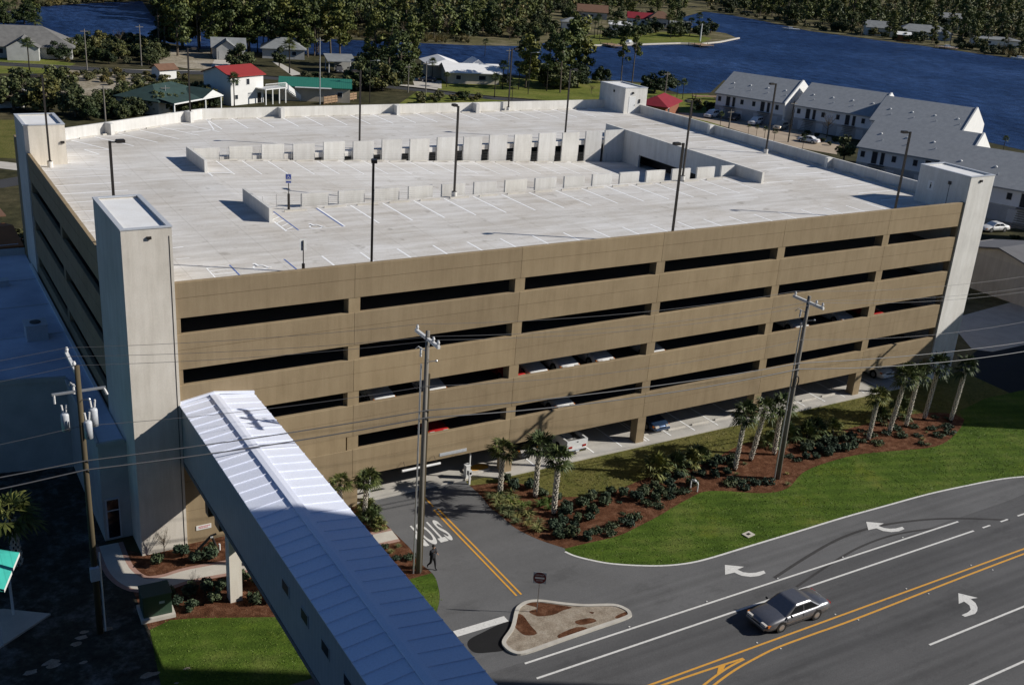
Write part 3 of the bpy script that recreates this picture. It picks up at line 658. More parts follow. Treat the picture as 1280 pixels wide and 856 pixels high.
# roof deck with the ramp well cut out (x 12..61.6, y 18.7..38.2)
HX0, HX1, HY0, HY1 = 12.0, 61.6, 18.7, 38.2
g = MB()
g.prism([(XL + .28, .28), (XR - .28, .28), (XR - .28, HY0), (XL + .28, HY0)], DK - .5, DK)
g.prism([(XL + .28, HY0), (HX0, HY0), (HX0, HY1), (XL + .28, HY1)], DK - .5, DK)
g.prism([(HX1, HY0), (XR - .28, HY0), (XR - .28, HY1), (HX1, HY1)], DK - .5, DK)
g.prism([(XL + .28, HY1), (XR - .28, HY1), (XR - .28, YB - .28), (18.7, YB - .28), (XL + .28, 46.24)], DK - .5, DK)
g.build("roof_deck", 'deck', garage)
def rz(x): return DK - .0528 * max(0, x - 12.0)
g = MB(); g.add([(12, HY0 + .6, DK), (74, HY0 + .6, rz(74)), (74, 37.75, rz(74)), (12, 37.75, DK), (12, HY0 + .6, DK - .5), (74, HY0 + .6, rz(74) - .5), (74, 37.75, rz(74) - .5), (12, 37.75, DK - .5)],
               [(0, 1, 2, 3), (4, 7, 6, 5), (0, 4, 5, 1), (2, 6, 7, 3), (1, 5, 6, 2), (3, 7, 4, 0)]); g.build("ramp", 'deck', garage)
# light-wall panels of the ramp well
for k in range(15):
    x = 56.25 - 3.11 * k
    if x < 13: break
    g = MB(); g.box(x, x + 2.2, 37.95, 38.15, rz(x + 2.2) - 2.6, PT - (.12 if k % 2 else .05)); g.build("ramp_panel", 'precast', garage)
g = MB(); g.box(12.25, 14.9, 37.95, 38.15, 13.9, PT - .15); g.build("ramp_panel", 'precast', garage)
g = MB(); g.box(58.9, 61.55, 37.95, 38.2, 11, PT - .04); g.build("ramp_panel", 'precast', garage)
for k in range(16):
    x = 59.68 - 3.125 * k
    if x < 13: break
    g = MB(); g.box(x, x + 2.25, 18.98, 19.2, 13.6, PT - .1); g.build("ramp_panel", 'precast', garage)
# end walls of the well
for a, b in ((32.2, 38.25), (14.95, 21.4)): g = MB(); g.box(11.9, 12.15, a, b, 14.6, PT); g.build("ramp_end_wall", 'precast', garage)
g = MB(); g.box(61.56, 61.85, 15.2, 41.7, 15.35, PT); g.box(61.59, 61.83, 34.9, 38.0, 11, 15.36); g.build("ramp_well_wall", 'precast', garage)
g = MB(); g.box(61.64, 61.82, 38.0, 38.3, 11, 15.4); g.build("ramp_well_wall", 'precast', garage)
g = MB(); g.box(63.5, 63.7, 19, 38, 11, 15.5); g.build("ramp_opening_shade", 'blackpaint', garage)  # black sheet standing in for the shade inside the ramp opening
# cable rails along both edges of the ramp
def rail(y, x0, x1, zf, h=1.05):
    g = MB(); x = x0
    while x < x1: g.cbox((x, y, zf(x) + h / 2), (.03, .03, h)); x += 3.11
    for j in range(6): g.add(*[[(x0, y, zf(x0) + .2 + j * .17), (x1, y, zf(x1) + .2 + j * .17), (x1, y, zf(x1) + .21 + j * .17), (x0, y, zf(x0) + .21 + j * .17)], [(0, 1, 2, 3)]])
    g.build("cable_rail", 'meshwire', garage)
rail(37.6, 12.4, 61.4, rz); rail(18.62, 12.6, 26.5, lambda x: DK); rail(19.45, 14, 61.2, rz)
# buttress piers on the roof parapets
pr = [(x, YB - 1.35, x + .45, YB - .28) for x in (27.3, 41.6, 52.4)]
for a, b, c, d in pr: g = MB(); g.box(a, c, b, d, DK, PT + .02); g.build("parapet_pier", 'precast', garage)
for L in (10.0, 20.6):
    g = MB(); g.X = Matrix.Translation((XL, 46.4, 0)) @ Matrix.Rotation(ang, 4, 'Z'); g.box(L, L + .45, -1.2, -.26, DK, PT + .02); g.build("parapet_pier", 'precast', garage)
for y in (38.4, 19.2): g = MB(); g.box(XR - 1.0, XR - .26, y - .2, y + .25, DK, PT + .02); g.build("parapet_pier", 'precast', garage)

# corner stair towers
def tower(x0, x1, y0, y1, top, mats):
    t = MB(); t.box(x0, x1, y0, y1, 0, top - .45)
    for a in ((x0, x1, y0, y0 + .2), (x0, x1, y1 - .2, y1), (x0, x0 + .2, y0 + .2, y1 - .2), (x1 - .2, x1, y0 + .2, y1 - .2)): t.box(a[0], a[1], a[2], a[3], top - .45, top)
    o = t.build("stair_tower", mats, garage)
    q = MB(); q.box(x0 + .2, x1 - .2, y0 + .2, y1 - .2, top - .44, top - .09); q.build("tower_roof", 'membrane', o)
    q = MB()
    for a in ((x0 - .04, x1 + .04, y0 - .04, y0 + .24), (x0 - .04, x1 + .04, y1 - .24, y1 + .04), (x0 - .04, x0 + .24, y0 + .24, y1 - .24), (x1 - .24, x1 + .04, y0 + .24, y1 - .24)): q.box(a[0], a[1], a[2], a[3], top + .002, top + .07)
    q.build("coping", 'greypaint', o)
    return o
tA = tower(XL - .13, 1.12, -.2, 7.6, 21.1, 'cream')
q = MB(); q.box(.92, .96, -.216, -.2, 0, 20.6); q.build("expansion_joint", 'darkmetal', tA)
q = MB(); q.box(-.3, -.05, -.31, -.2, 20.5, 20.66); q.build("wall_light", 'darkmetal', tA)
tB = tower(72.2, 75.55, -.14, 5.5, 20.0, 'precast')
q = MB(); q.box(72.17, 72.2, 3.6, 4.3, 17.9, 18.8); s = q.build("stair_sign", 'whitepaint', tB)
q = MB(); q.X = Matrix.Translation((72.166, 3.95, 18.35)) @ Matrix(((0, 0, -1, 0), (-1, 0, 0, 0), (0, 1, 0, 0), (0, 0, 0, 1)))
q.add([(math.cos(a) * .06, .22 + math.sin(a) * .06, 0) for a in [i * .7 for i in range(9)]], [tuple(range(9))])
q.sheet([(-.07, .14), (.07, .14), (.09, -.05), (.05, -.28), (.0, -.28), (0, -.05), (-.03, -.28), (-.09, -.28), (-.07, 0)], 0.0); q.build("sign_figure", 'blackpaint', s)
q = MB(); q.box(72.1, 72.2, 1.8, 2.1, 18.9, 19.2); q.box(72.182, 72.2, 1.93, 1.97, DK, 18.9); q.build("wall_light", 'blackpaint', tB)
q = MB(); q.box(73.5, 73.8, -.26, -.14, 19.5, 19.7); q.build("wall_light", 'darkmetal', tB)
tC = tower(XL - .1, 1.62, 38.1, 43.6, 20.0, 'cream')
q = MB(); q.box(1.62, 1.64, 38.2, 38.24, DK, 20); q.box(1.2, 1.5, 37.98, 38.1, 18.4, 18.6); q.build("wall_light", 'darkmetal', tC)
tD = tower(72.6, 76.2, 53.2, 58.9, 19.82, 'precast')
q = MB(); q.box(73.3, 74.35, 53.17, 53.2, DK, DK + 2.15); d = q.build("door", 'whitepaint', tD); q = MB(); q.box(74.2, 74.28, 53.12, 53.17, DK + 1, DK + 1.1); q.build("handle", 'darkmetal', d)
q = MB(); q.box(74.9, 75.1, 53.1, 53.2, DK + 1.3, DK + 1.8); q.box(73.7, 73.95, 53.05, 53.2, DK + 2.5, DK + 2.75); q.box(72.55, 72.6, 55.5, 55.8, DK + 2.4, DK + 2.7); q.build("wall_light", 'darkmetal', tD)

# deck paint
g = MB(); Zs = DK + .006
def stripe(x0, y0, x1, y1, wd=.155, z=Zs):
    ribbon(g, [(x0, y0), (x1, y1)], wd, z)
for k in range(16): stripe(16.87 + 2.82 * k, 12.4, 16.87 + 2.82 * k, 18.05)
for k in range(-1, 19): stripe(15.3 + 2.82 * k, .45, 15.3 + 2.82 * k, 5.75)
for k in range(19): stripe(19.1 + 2.82 * k, 51.5, 19.1 + 2.82 * k, 57.4)
for k in range(16): stripe(68.5, 6.3 + 2.82 * k, 74.0, 6.3 + 2.82 * k)
for k in range(11): stripe(-1.2, 10.6 + 2.8 * k, 4.4, 10.6 + 2.8 * k)
stripe(62.4, 15.3, 66, 15.3)
for x, y in ((3.66, 48.4), (6.0, 49.8), (8.5, 51.1), (10.9, 52.4), (13.3, 53.7), (15.8, 55.3)): stripe(x, y, x + 5.8 * math.cos(R(-63)), y + 5.8 * math.sin(R(-63)))
stripe(18.2, 51.3, 15.6, 50.2); stripe(18.2, 51.3, 19.1, 57); stripe(4.0, 44.0, 6.2, 43.2); stripe(4.0, 44.0, 4.9, 41.5); stripe(1.7, 41.3, 4.9, 41.5)
stripe(12.2, 31.9, 14.2, 31.6); stripe(12.15, 32.0, 12.15, 30.6)
for i in range(5): stripe(12.35, 12.6 + i * 1.0, 13.15, 13.3 + i * 1.0, .09)
stripe(12.3, 12.3, 12.3, 15); stripe(12.3, 12.3, 16.9, 12.3, .08)
A = lambda px, py: at(px, py, DK)
for a, b in (((258, 335), (269, 347)), ((258, 335), (287, 331.5)), ((266, 343), (297, 340)), ((262, 339), (291, 335.5)), ((220, 324), (237, 322.5))):
    p, q = A(*a), A(*b); stripe(p.x, p.y, q.x, q.y, .09)
def wheelchair(mb, X, mi=0):
    """access symbol in a 1 x 1 square"""
    mb.X = X
    mb.add([(-.08 + .09 * math.cos(a), .42 + .09 * math.sin(a), 0) for a in [i * .6283 for i in range(10)]], [tuple(range(10))], mi)
    def arc(r0, r1, a0, a1, c):
        n = 14; A0 = [R(a0 + (a1 - a0) * i / n) for i in range(n + 1)]
        mb.add([(c[0] + r0 * math.cos(t), c[1] + r0 * math.sin(t), 0) for t in A0] + [(c[0] + r1 * math.cos(t), c[1] + r1 * math.sin(t), 0) for t in A0], [(i, i + 1, n + 2 + i, n + 1 + i) for i in range(n)], mi)
    arc(.26, .34, 110, 360, (0, -.16))
    for P in ([(-.12, .30), (-.02, .30), (.0, -.02), (-.1, -.02)], [(-.03, .16), (.2, .16), (.2, .09), (-.02, .09)], [(-.05, .03), (.22, .03), (.22, -.05), (-.05, -.05)], [(.15, .0), (.23, .02), (.36, -.36), (.29, -.40)], [(.29, -.40), (.31, -.33), (.44, -.30), (.45, -.37)]):
        mb.sheet(P, 0.001 + .0002 * len(mb.f), mi)
    mb.X = None
p = A(399.5, 282); wheelchair(g, Matrix.Translation((p.x - .4, p.y, Zs)) @ Matrix.Scale(1.5, 4))
p = A(324, 333); wheelchair(g, Matrix.Translation((p.x, p.y, Zs)) @ Matrix.Scale(1.5, 4))
g.build("stall_markings", 'stall', garage)
g = MB()
for k in range(18): ribbon(g, [(14.3 + 2.465 * k, 31.4), (14.3 + 2.465 * k, 37.1)], .11, 0)
for i in range(len(g.v)): g.v[i] = (g.v[i][0], g.v[i][1], rz(g.v[i][0]) + .006)
g.build("stall_markings", 'stall', garage)
g = MB()
for xx in (13.22, 16.72): ribbon(g, [(xx, 12.3), (xx, 17.9)], .10, Zs + .002)
for a, b in (((287, 331.4), (301, 345.5)), ((355, 324), (373, 338.5))):
    p, q = A(*a), A(*b); ribbon(g, [(p.x, p.y), (q.x, q.y)], .1, Zs + .002)
g.build("stall_markings", 'bluepaint', garage)
g = MB()
for k in range(5): ribbon(g, [(27.5 + 2.75 * k, .0), (27.5 + 2.75 * k, 5)], .11, .116)
for k in range(15): ribbon(g, [(38.2 + 2.55 * k, .0), (38.2 + 2.55 * k, 5)], .11, .116)
g.build("stall_markings", 'stall', garage)
# wheel stops (bolted to the slabs)
ws = MB(); ws.extr_x([(-.08, 0), (-.05, .13), (.05, .13), (.08, 0)], -.9, .9)
wsm = ws.mesh("wheel_stop", 'kerb')
def stop(x, y, z, r=0.0):
    o = bpy.data.objects.new("wheel_stop", wsm); COL.objects.link(o); o.parent = garage; o.location = (x, y, z); o.rotation_euler = (0, 0, r)
for k in range(15): stop(18.28 + 2.82 * k, 17.9, DK)
stop(14.9, 17.6, DK)
for k in range(17): stop(15.55 + 2.465 * k, 37.2, rz(15.55 + 2.465 * k) + .02)
for k in range(18): stop(20.5 + 2.82 * k, 57.0, DK)
for k in range(10): stop(-.75, 12.0 + 2.8 * k, DK, R(90))
for k in range(12): stop(74.75, 7.7 + 2.82 * k, DK, R(90))
for x, y in ((5.3, 49.0), (7.7, 50.4), (10.1, 51.7), (12.5, 53.0)): stop(x, y + .4, DK, ang)
for k in range(4): stop(39.5 + 2.55 * k, .9, .11)
for k in range(4): stop(52.3 + 2.55 * k, .9, .11)

# lettered notice on the wall below the bridge
nb = MB(); nb.box(1.75, 2.72, -.035, 0, .88, 1.2); nboard = nb.build("notice_board", 'whitepaint', garage)
for i, (wd, tx) in enumerate(((.72, 1), (.6, 2))):
    q = MB()
    x = 1.9
    rq = random.Random(i)
    while x < 1.9 + wd: d = rq.uniform(.05, .11); q.box(x, x + d, -.039, -.036, 1.08 - i * .1, 1.13 - i * .1); x += d + .025
    q.build("lettering", 'signpink', nboard)

# lamp posts on the roof
lampm = {}
def lamp_proto():
    t = thing("lamp_post", "x", "lamp post")
    g = MB(); g.tube([(0, 0, 0), (0, 0, .5)], .24, 12); g.build("plinth", 'precast', t)
    g = MB(); g.box(-.075, .075, -.075, .075, .5, 7.7); g.box(-.16, .16, -.16, .16, .5, .54); g.build("pole", 'darkmetal', t)
    g = MB(); g.box(-.04, .5, -.04, .04, 7.58, 7.66); g.build("arm", 'darkmetal', t)
    g = MB(); g.box(.36, .90, -.18, .18, 7.58, 7.75); g.box(.40, .86, -.15, .15, 7.75, 7.78); hd = g.build("lamp_head", 'darkmetal', t)
    g = MB(); g.box(.42, .84, -.14, .14, 7.56, 7.576); g.build("lens", 'headlamp', hd)
    return t
proto = lamp_proto()
lamps = [(13.9, .62, 250, "left one of the three dark lamp posts standing along the front parapet"),
         (38.76, .62, 180, "middle one of the three dark lamp posts along the front parapet"),
         (63.66, .62, 170, "lamp post at the front parapet nearest the right stair tower"),
         (29.2, 18.2, 90, "lamp post in the ramp rail row near the middle of the deck"),
         (54.1, 18.2, 190, "lamp post at the right end of the front ramp row"),
         (29.35, 39.0, 180, "lamp post behind the tall ramp panels left of the deck centre"),
         (54.1, 39.0, 0, "lamp post behind the tall ramp panels at their right end"),
         (17.1, 56.2, 0, "lamp post at the bend of the back parapet"),
         (57.4, 57.2, 0, "lamp post at the straight back parapet left of the far stairhouse"),
         (0.07, 37.2, 180, "lamp post standing in front of the back left stair tower"),
         (None, (137, 175), 0, "lamp post just behind the near left stair tower"),
         (73.4, 27.2, 180, "lamp post beside the right parapet facing the riverside condos")]
for i, (x, y, rz_, lb) in enumerate(lamps):
    if x is None: q = at(y[0], y[1], 24.35); x, y = q.x, q.y
    o = proto if i == 0 else copy_tree(proto)
    o.location = (x, y, DK); o.rotation_euler = (0, 0, R(rz_)); o['label'] = lb; o['group'] = "lamp posts on the garage roof"
# accessible-parking sign posts
def ada(name, x, y, face, lab):
    t = thing("parking_sign", lab, "sign", (x, y, DK), face, "accessible parking signs on the roof")
    g = MB(); g.tube([(0, 0, 0), (0, 0, 1.25)], .1, 10); g.build("sleeve", 'darkmetal', t)
    g = MB(); g.tube([(0, 0, 1.25), (0, 0, 2.75)], .035, 8); g.build("post", 'darkmetal', t)
    g = MB(); g.box(-.23, .23, -.06, -.04, 2.1, 2.85); b = g.build("sign_board", 'whitepaint', t)
    g = MB(); g.box(-.19, .19, -.066, -.061, 2.42, 2.8); g.box(-.19, .19, -.066, -.061, 2.14, 2.26); bl = g.build("blue_field", 'signblue', b)
    g = MB(); wheelchair(g, Matrix.Translation((0, -.069, 2.6)) @ Matrix.Rotation(R(90), 4, 'X') @ Matrix.Scale(.32, 4)); g.build("access_symbol", 'whitepaint', bl)
p = at(361, 262, DK); ada("a", p.x, p.y, R(-20), "blue accessible parking sign facing out beside the ramp end wall")
p = at(360, 337, DK); ada("b", p.x, .75, R(180), "accessible parking sign seen from its dark back at the front parapet")
# ================================================================== FOLIAGE MESHES
def leaf_cloud(mb, clumps, per, size, rng, mi=0, up=0.35, elong=1.5):
    """many small leaf-spray faces through the volume of each clump (cx,cy,cz,rx,ry,rz)"""
    for (cx, cy, cz, rx, ry, rz_) in clumps:
        k = max(6, int(per))
        for _ in range(k):
            while True:
                x, y, z = rng.uniform(-1, 1), rng.uniform(-1, 1), rng.uniform(-1, 1)
                q = x * x + y * y + z * z
                if q < 1: break
            f = (0.55 + 0.45 * rng.random()) / max(.25, math.sqrt(q)) if rng.random() < .6 else 1.0
            p = Vector((cx + x * f * rx, cy + y * f * ry, cz + z * f * rz_))
            nrm = Vector((x + rng.gauss(0, .55), y + rng.gauss(0, .55), z + up + rng.gauss(0, .55))).normalized()
            u = nrm.orthogonal().normalized(); u = (Matrix.Rotation(rng.uniform(0, 6.28), 3, nrm) @ u); v = nrm.cross(u)
            s = size * rng.uniform(.6, 1.3); a = s * elong * .5; b = s * .5
            mb.add([p - u * a, p - v * b + u * a * .1, p + u * a, p + v * b - u * a * .1], [(0, 1, 2, 3)], mi)

def limbs(mb, h0, r0, pts, rng, mi=0):
    for p in pts:
        b = Vector((0, 0, h0 * rng.uniform(.75, 1.0))); e = Vector(p); m_ = b.lerp(e, .5) + Vector((rng.gauss(0, .2), rng.gauss(0, .2), -.1 * (e - b).length))
        mb.tube([b, m_, e], [r0 * .5, r0 * .32, r0 * .12], 5, mi)

def make_tree(name, kind, seed, leaf, hidden=True):
    """returns an Empty with children trunk and crown, height about H at scale 1"""
    rng = random.Random(seed); t = thing(name, "x", "tree")
    tr, cr = MB(), MB()
    if kind == 'pine':
        H = 13.0; lean = Vector((rng.gauss(0, .4), rng.gauss(0, .4), 0))
        tr.tube([(0, 0, 0), (lean.x * .3, lean.y * .3, H * .4), (lean.x, lean.y, H * .92)], [.24, .18, .06], 7)
        cl = []
        for i in range(15):
            z = H * (.26 + .72 * (i / 14)); sp = (3.0 * (1 - ((i / 14) - .35) ** 2 * 1.5)) * rng.uniform(.6, 1.1); a = rng.uniform(0, 6.28)
            d = sp * rng.uniform(.3, .9) if i < 13 else .2
            c = (lean.x * z / H + math.cos(a) * d, lean.y * z / H + math.sin(a) * d, z)
            s = rng.uniform(1.1, 1.8); cl.append((*c, s, s, s * .62))
        limbs(tr, H * .6, .2, [c[:3] for c in cl[:9]], rng)
        leaf_cloud(cr, cl, 120, .46, rng)
    elif kind == 'slash':     # thin, open pine
        H = 14.0
        tr.tube([(0, 0, 0), (.2, 0, H * .5), (.3, .2, H * .95)], [.2, .15, .05], 7); cl = []
        for i in range(9):
            z = H * (.55 + .43 * i / 8); a = rng.uniform(0, 6.28); d = rng.uniform(.4, 1.9) * (1.2 - i / 9)
            s = rng.uniform(.8, 1.25); cl.append((math.cos(a) * d + .2, math.sin(a) * d, z, s, s, s * .55))
        limbs(tr, H * .7, .17, [c[:3] for c in cl], rng); leaf_cloud(cr, cl, 95, .42, rng)
    elif kind == 'oak':
        H = 7.0
        tr.tube([(0, 0, 0), (.1, .05, 1.4), (.15, .1, 3.4)], [.3, .24, .13], 7); cl = []
        for i in range(26):
            a = rng.uniform(0, 6.28); d = 3.1 * math.sqrt(rng.random()); z = H * (.14 + .66 * rng.random() * (1 - (d / 3.7) ** 2) + .06)
            s = rng.uniform(.9, 1.5); cl.append((math.cos(a) * d, math.sin(a) * d, z, s, s, s * .72))
        limbs(tr, 2.6, .24, [c[:3] for c in cl[:9]], rng); leaf_cloud(cr, cl, 115, .40, rng)
    elif kind == 'round':
        H = 5.0
        tr.tube([(0, 0, 0), (.05, 0, 1.2), (.1, 0, 2.8)], [.16, .13, .07], 7); cl = []
        for i in range(14):
            a = rng.uniform(0, 6.28); b = rng.uniform(-.9, 1); d = 1.35 * math.sqrt(1 - b * b) * rng.uniform(.6, 1)
            cl.append((math.cos(a) * d, math.sin(a) * d, 3.0 + 1.5 * b, .75, .75, .65))
        limbs(tr, 1.9, .13, [c[:3] for c in cl[:6]], rng); leaf_cloud(cr, cl, 75, .36, rng)
    elif kind == 'bare':
        H = 6.0
        tr.tube([(0, 0, 0), (.1, 0, 1.5), (.1, .1, 3.0)], [.14, .11, .06], 6)
        for i in range(16):
            a = rng.uniform(0, 6.28); z0 = rng.uniform(1.2, 2.8); e = Vector((math.cos(a) * rng.uniform(.8, 2.2), math.sin(a) * rng.uniform(.8, 2.2), z0 + rng.uniform(1, 2.8)))
            tr.tube([(0.1, 0, z0), (e.x * .5, e.y * .5, z0 + (e.z - z0) * .4), tuple(e)], [.05, .035, .015], 4)
            for _ in range(9):
                t0 = rng.uniform(.4, 1); b = Vector((0.1, 0, z0)).lerp(e, t0); q = b + Vector((rng.gauss(0, .4), rng.gauss(0, .4), rng.uniform(.1, .7)))
                w_ = Vector((.018, .018, 0)); cr.add([b - w_, b + w_, q], [(0, 1, 2)])
        for _ in range(160):
            a = rng.uniform(0, 6.28); d = rng.uniform(.2, 2.0); z = 2.2 + rng.uniform(0, 3.2) * (1 - d / 3); b = Vector((math.cos(a) * d, math.sin(a) * d, z)); q = b + Vector((rng.gauss(0, .35), rng.gauss(0, .35), rng.uniform(.1, .5)))
            cr.add([b - Vector((.02, 0, 0)), b + Vector((.02, 0, 0)), q], [(0, 1, 2)])
    tr.build("trunk", 'bark', t); cr.build("crown", leaf, t)
    return t

def make_shrub(name, seed, leaf, w_=.55, h=.8, n=9, per=34, size=.16, label="x", cat="shrub"):
    rng = random.Random(seed); g = MB(); cl = []
    for i in range(n):
        a = rng.uniform(0, 6.28); d = w_ * math.sqrt(rng.random()) * .75
        cl.append((math.cos(a) * d, math.sin(a) * d, h * (.3 + .45 * rng.random()), w_ * .42, w_ * .42, h * .28))
    leaf_cloud(g, cl, per, size, rng)
    for i in range(4):
        a = rng.uniform(0, 6.28); g.tube([(0, 0, 0), (math.cos(a) * w_ * .3, math.sin(a) * w_ * .3, h * .5)], .02, 4)
    o = g.build(name, leaf); tag(o, label, cat); return o

def make_strap(name, seed, leaf, n=46, L=.6, label="x"):
    """tuft of arching strap leaves"""
    rng = random.Random(seed); g = MB()
    for i in range(n):
        a = rng.uniform(0, 6.28); l_ = L * rng.uniform(.6, 1.1); el = R(rng.uniform(35, 80)); d = Vector((math.cos(a), math.sin(a), 0)); s = Vector((-d.y, d.x, 0)) * .022
        p0 = d * .04; p1 = p0 + d * l_ * .5 * math.cos(el) + Vector((0, 0, l_ * .55 * math.sin(el))); p2 = p1 + d * l_ * .5 + Vector((0, 0, -.1 * l_ + .15 * l_ * math.sin(el)))
        g.add([p0 - s, p0 + s, p1 + s, p1 - s, p2], [(0, 1, 2, 3), (3, 2, 4)])
    o = g.build(name, leaf); tag(o, label, "plant"); return o

def make_palm(name, seed, H, fr=26, L=1.25, boots=True, leaf='palmleaf', up=0.0, label="x"):
    """cabbage palm: straight trunk in a lattice of old leaf bases, head of stiff fan leaves"""
    rng = random.Random(seed); t = thing(name, label, "palm tree")
    bx, by = rng.gauss(0, .10), rng.gauss(0, .08)
    ax = lambda z: (bx * (z / H) ** 2, by * (z / H) ** 2)
    g = MB(); g.tube([(*ax(H * i / 6), H * i / 6) for i in range(7)], [.17, .14, .135, .13, .13, .14, .14], 10); trk = g.build("trunk", 'palmtrunk', t, True)
    if boots:
        g = MB(); k = 0; z = .15
        while z < H - .25:
            for j in range(5):
                a = 2 * math.pi * (j + .5 * (k % 2)) / 5 + k * .1; c = Vector((*ax(z), z)); d = Vector((math.cos(a), math.sin(a), 0)); s = Vector((-d.y, d.x, 0)); o_ = rng.uniform(.05, .10)
                w0, w1 = .085, .045
                A0, B0 = c + d * .15 - s * w0, c + d * .15 + s * w0
                A1, B1 = c + d * (.17 + o_) - s * w1 + Vector((0, 0, .24)), c + d * (.17 + o_) + s * w1 + Vector((0, 0, .24))
                A2, B2 = c + d * .14 - s * w1 + Vector((0, 0, .22)), c + d * .14 + s * w1 + Vector((0, 0, .22))
                g.add([A0, B0, B1, A1, B2, A2], [(0, 1, 2, 3), (3, 2, 4, 5), (0, 3, 5), (1, 4, 2)])
            z += .20; k += 1
        g.build("leaf_bases", 'boot', trk)
    g = MB(); top = Vector((*ax(H), H))
    for i in range(fr):
        a = i * 2.39996 + rng.uniform(-.3, .3); el = R(75 - 105 * (i / fr) ** .9 + rng.uniform(-10, 10)) + up
        d = Vector((math.cos(a) * math.cos(el), math.sin(a) * math.cos(el), math.sin(el))); s = d.cross(Vector((0, 0, 1))).normalized(); n_ = s.cross(d)
        pl_ = L * rng.uniform(.5, .8); c = top + d * pl_ + Vector((0, 0, -.06 * pl_))
        g.add([top - s * .02, top + s * .02, c + s * .015, c - s * .015], [(0, 1, 2, 3)])
        nl = 13
        for j in range(nl):
            th = R(-100 + 200 * j / (nl - 1)); ll = L * (.72 + .28 * math.cos(th)) * rng.uniform(.75, 1.0)
            e = (d * math.cos(th) + s * math.sin(th)).normalized(); sw = (s * math.cos(th) - d * math.sin(th)) * .075
            fold = n_ * (.10 if j % 2 else -.02)
            m_ = c + e * ll * .55 + fold * .5 + Vector((0, 0, -.05)); tip = c + e * ll + Vector((0, 0, -.16 - .28 * ll * rng.random()))
            g.add([c, m_ - sw, tip, m_ + sw], [(0, 1, 2, 3)])
    g.build("crown", leaf, t)
    return t

# ================================================================== SKYBRIDGE
br = thing("skybridge", "enclosed footbridge with white standing-seam metal roof leading off the garage wall", "footbridge", (3.35, 0, 6.0))
# local: x -2.2..2.25, y 0..-61, z 0..4
BL, BR_, BE = -2.2, 2.25, -61.0
g = MB(); g.box(BL, BL + .15, BE, -.02, 0.02, 3.9); g.box(BR_ - .15, BR_, BE, -.02, 0.02, 3.9); g.build("side_wall", 'bridgewall', br)
g = MB(); g.box(BL - .03, BR_ + .03, BE, -.02, -.28, .0); g.build("floor_beam", 'bridgeunder', br)
g = MB()
ev, rdg, tk = 3.93, 4.24, .06
g.add([(BL - .1, BE, ev), (-.15, BE, rdg), (BR_ + .1, BE, ev), (BL - .1, -.02, ev), (-.15, -.02, rdg), (BR_ + .1, -.02, ev),
       (BL - .1, BE, ev - tk), (BR_ + .1, BE, ev - tk), (BL - .1, -.02, ev - tk), (BR_ + .1, -.02, ev - tk)],
      [(0, 1, 4, 3), (1, 2, 5, 4), (0, 3, 8, 6), (2, 7, 9, 5), (3, 4, 5, 9, 8), (0, 6, 7, 2, 1), (6, 8, 9, 7)])
rf = g.build("roof", 'bridgeroof', br)
g = MB(); y = -.6
while y > BE:
    for (xa, za, xb, zb) in ((BL - .1, ev, -.42, rdg - .04), (.12, rdg - .04, BR_ + .1, ev)):
        g.add([(xa, y - .025, za), (xb, y - .025, zb), (xb, y - .025, zb + .055), (xa, y - .025, za + .055), (xa, y + .025, za), (xb, y + .025, zb), (xb, y + .025, zb + .055), (xa, y + .025, za + .055)],
              [(0, 1, 2, 3), (7, 6, 5, 4), (3, 2, 6, 7), (0, 3, 7, 4), (1, 5, 6, 2)])
    y -= .95
tag(g.build("standing_seams", 'bridgeroof', rf), kind='stuff')
g = MB(); g.extr_x([(0, 0), (0, 0)], 0, 0) if False else None
g.add([(-.42, BE, rdg - .02), (-.42, BE, rdg + .07), (-.15, BE, rdg + .10), (.12, BE, rdg + .07), (.12, BE, rdg - .02), (-.42, -.1, rdg - .02), (-.42, -.1, rdg + .07), (-.15, -.1, rdg + .10), (.12, -.1, rdg + .07), (.12, -.1, rdg - .02)],
      [(0, 1, 6, 5), (1, 2, 7, 6), (2, 3, 8, 7), (3, 4, 9, 8), (5, 6, 7, 8, 9)]); g.build("ridge_cap", 'bridgeroof', rf)
g = MB(); g.add([(BL - .14, -.01, ev), (-.15, -.01, rdg + .06), (BR_ + .14, -.01, ev), (BR_ + .14, -.01, ev + .14), (-.15, -.01, rdg + .2), (BL - .14, -.01, ev + .14), (BL - .14, -.16, ev), (-.15, -.16, rdg + .06), (BR_ + .14, -.16, ev), (BR_ + .14, -.16, ev + .14), (-.15, -.16, rdg + .2), (BL - .14, -.16, ev + .14)],
      [(11, 10, 4, 5), (10, 9, 3, 4), (6, 7, 10, 11), (7, 8, 9, 10)]); g.build("end_flashing", 'bridgeroof', rf)
for i in range(12):
    y = -18.4 - 2.57 * i
    for sx in (BL, BR_):
        g = MB(); o_ = -.03 if sx < 0 else .03
        g.box(min(sx, sx + o_), max(sx, sx + o_), y - .98, y + .02, 2.05, 2.72); f = g.build("window", 'bridgewall', br)
        g = MB(); x2 = sx + o_ * 1.15; g.box(min(x2, sx + o_), max(x2, sx + o_), y - .9, y - .06, 2.12, 2.65); g.build("pane", 'housewindow', f)
for px, py in ((-1.25, -7.0), (1.3, -7.0)):
    g = MB(); g.box(px - .36, px + .36, py - .36, py + .36, -6.0, -.9); g.build("pier", 'cream', br)
g = MB(); g.box(-2.15, 2.2, -7.45, -6.55, -.95, -.28); g.build("pier_beam", 'darkmetal', br)
g = MB(); g.box(-2.15, -1.5, -5.2, -4.6, -1.2, -.28); g.build("pier_beam", 'darkmetal', br)

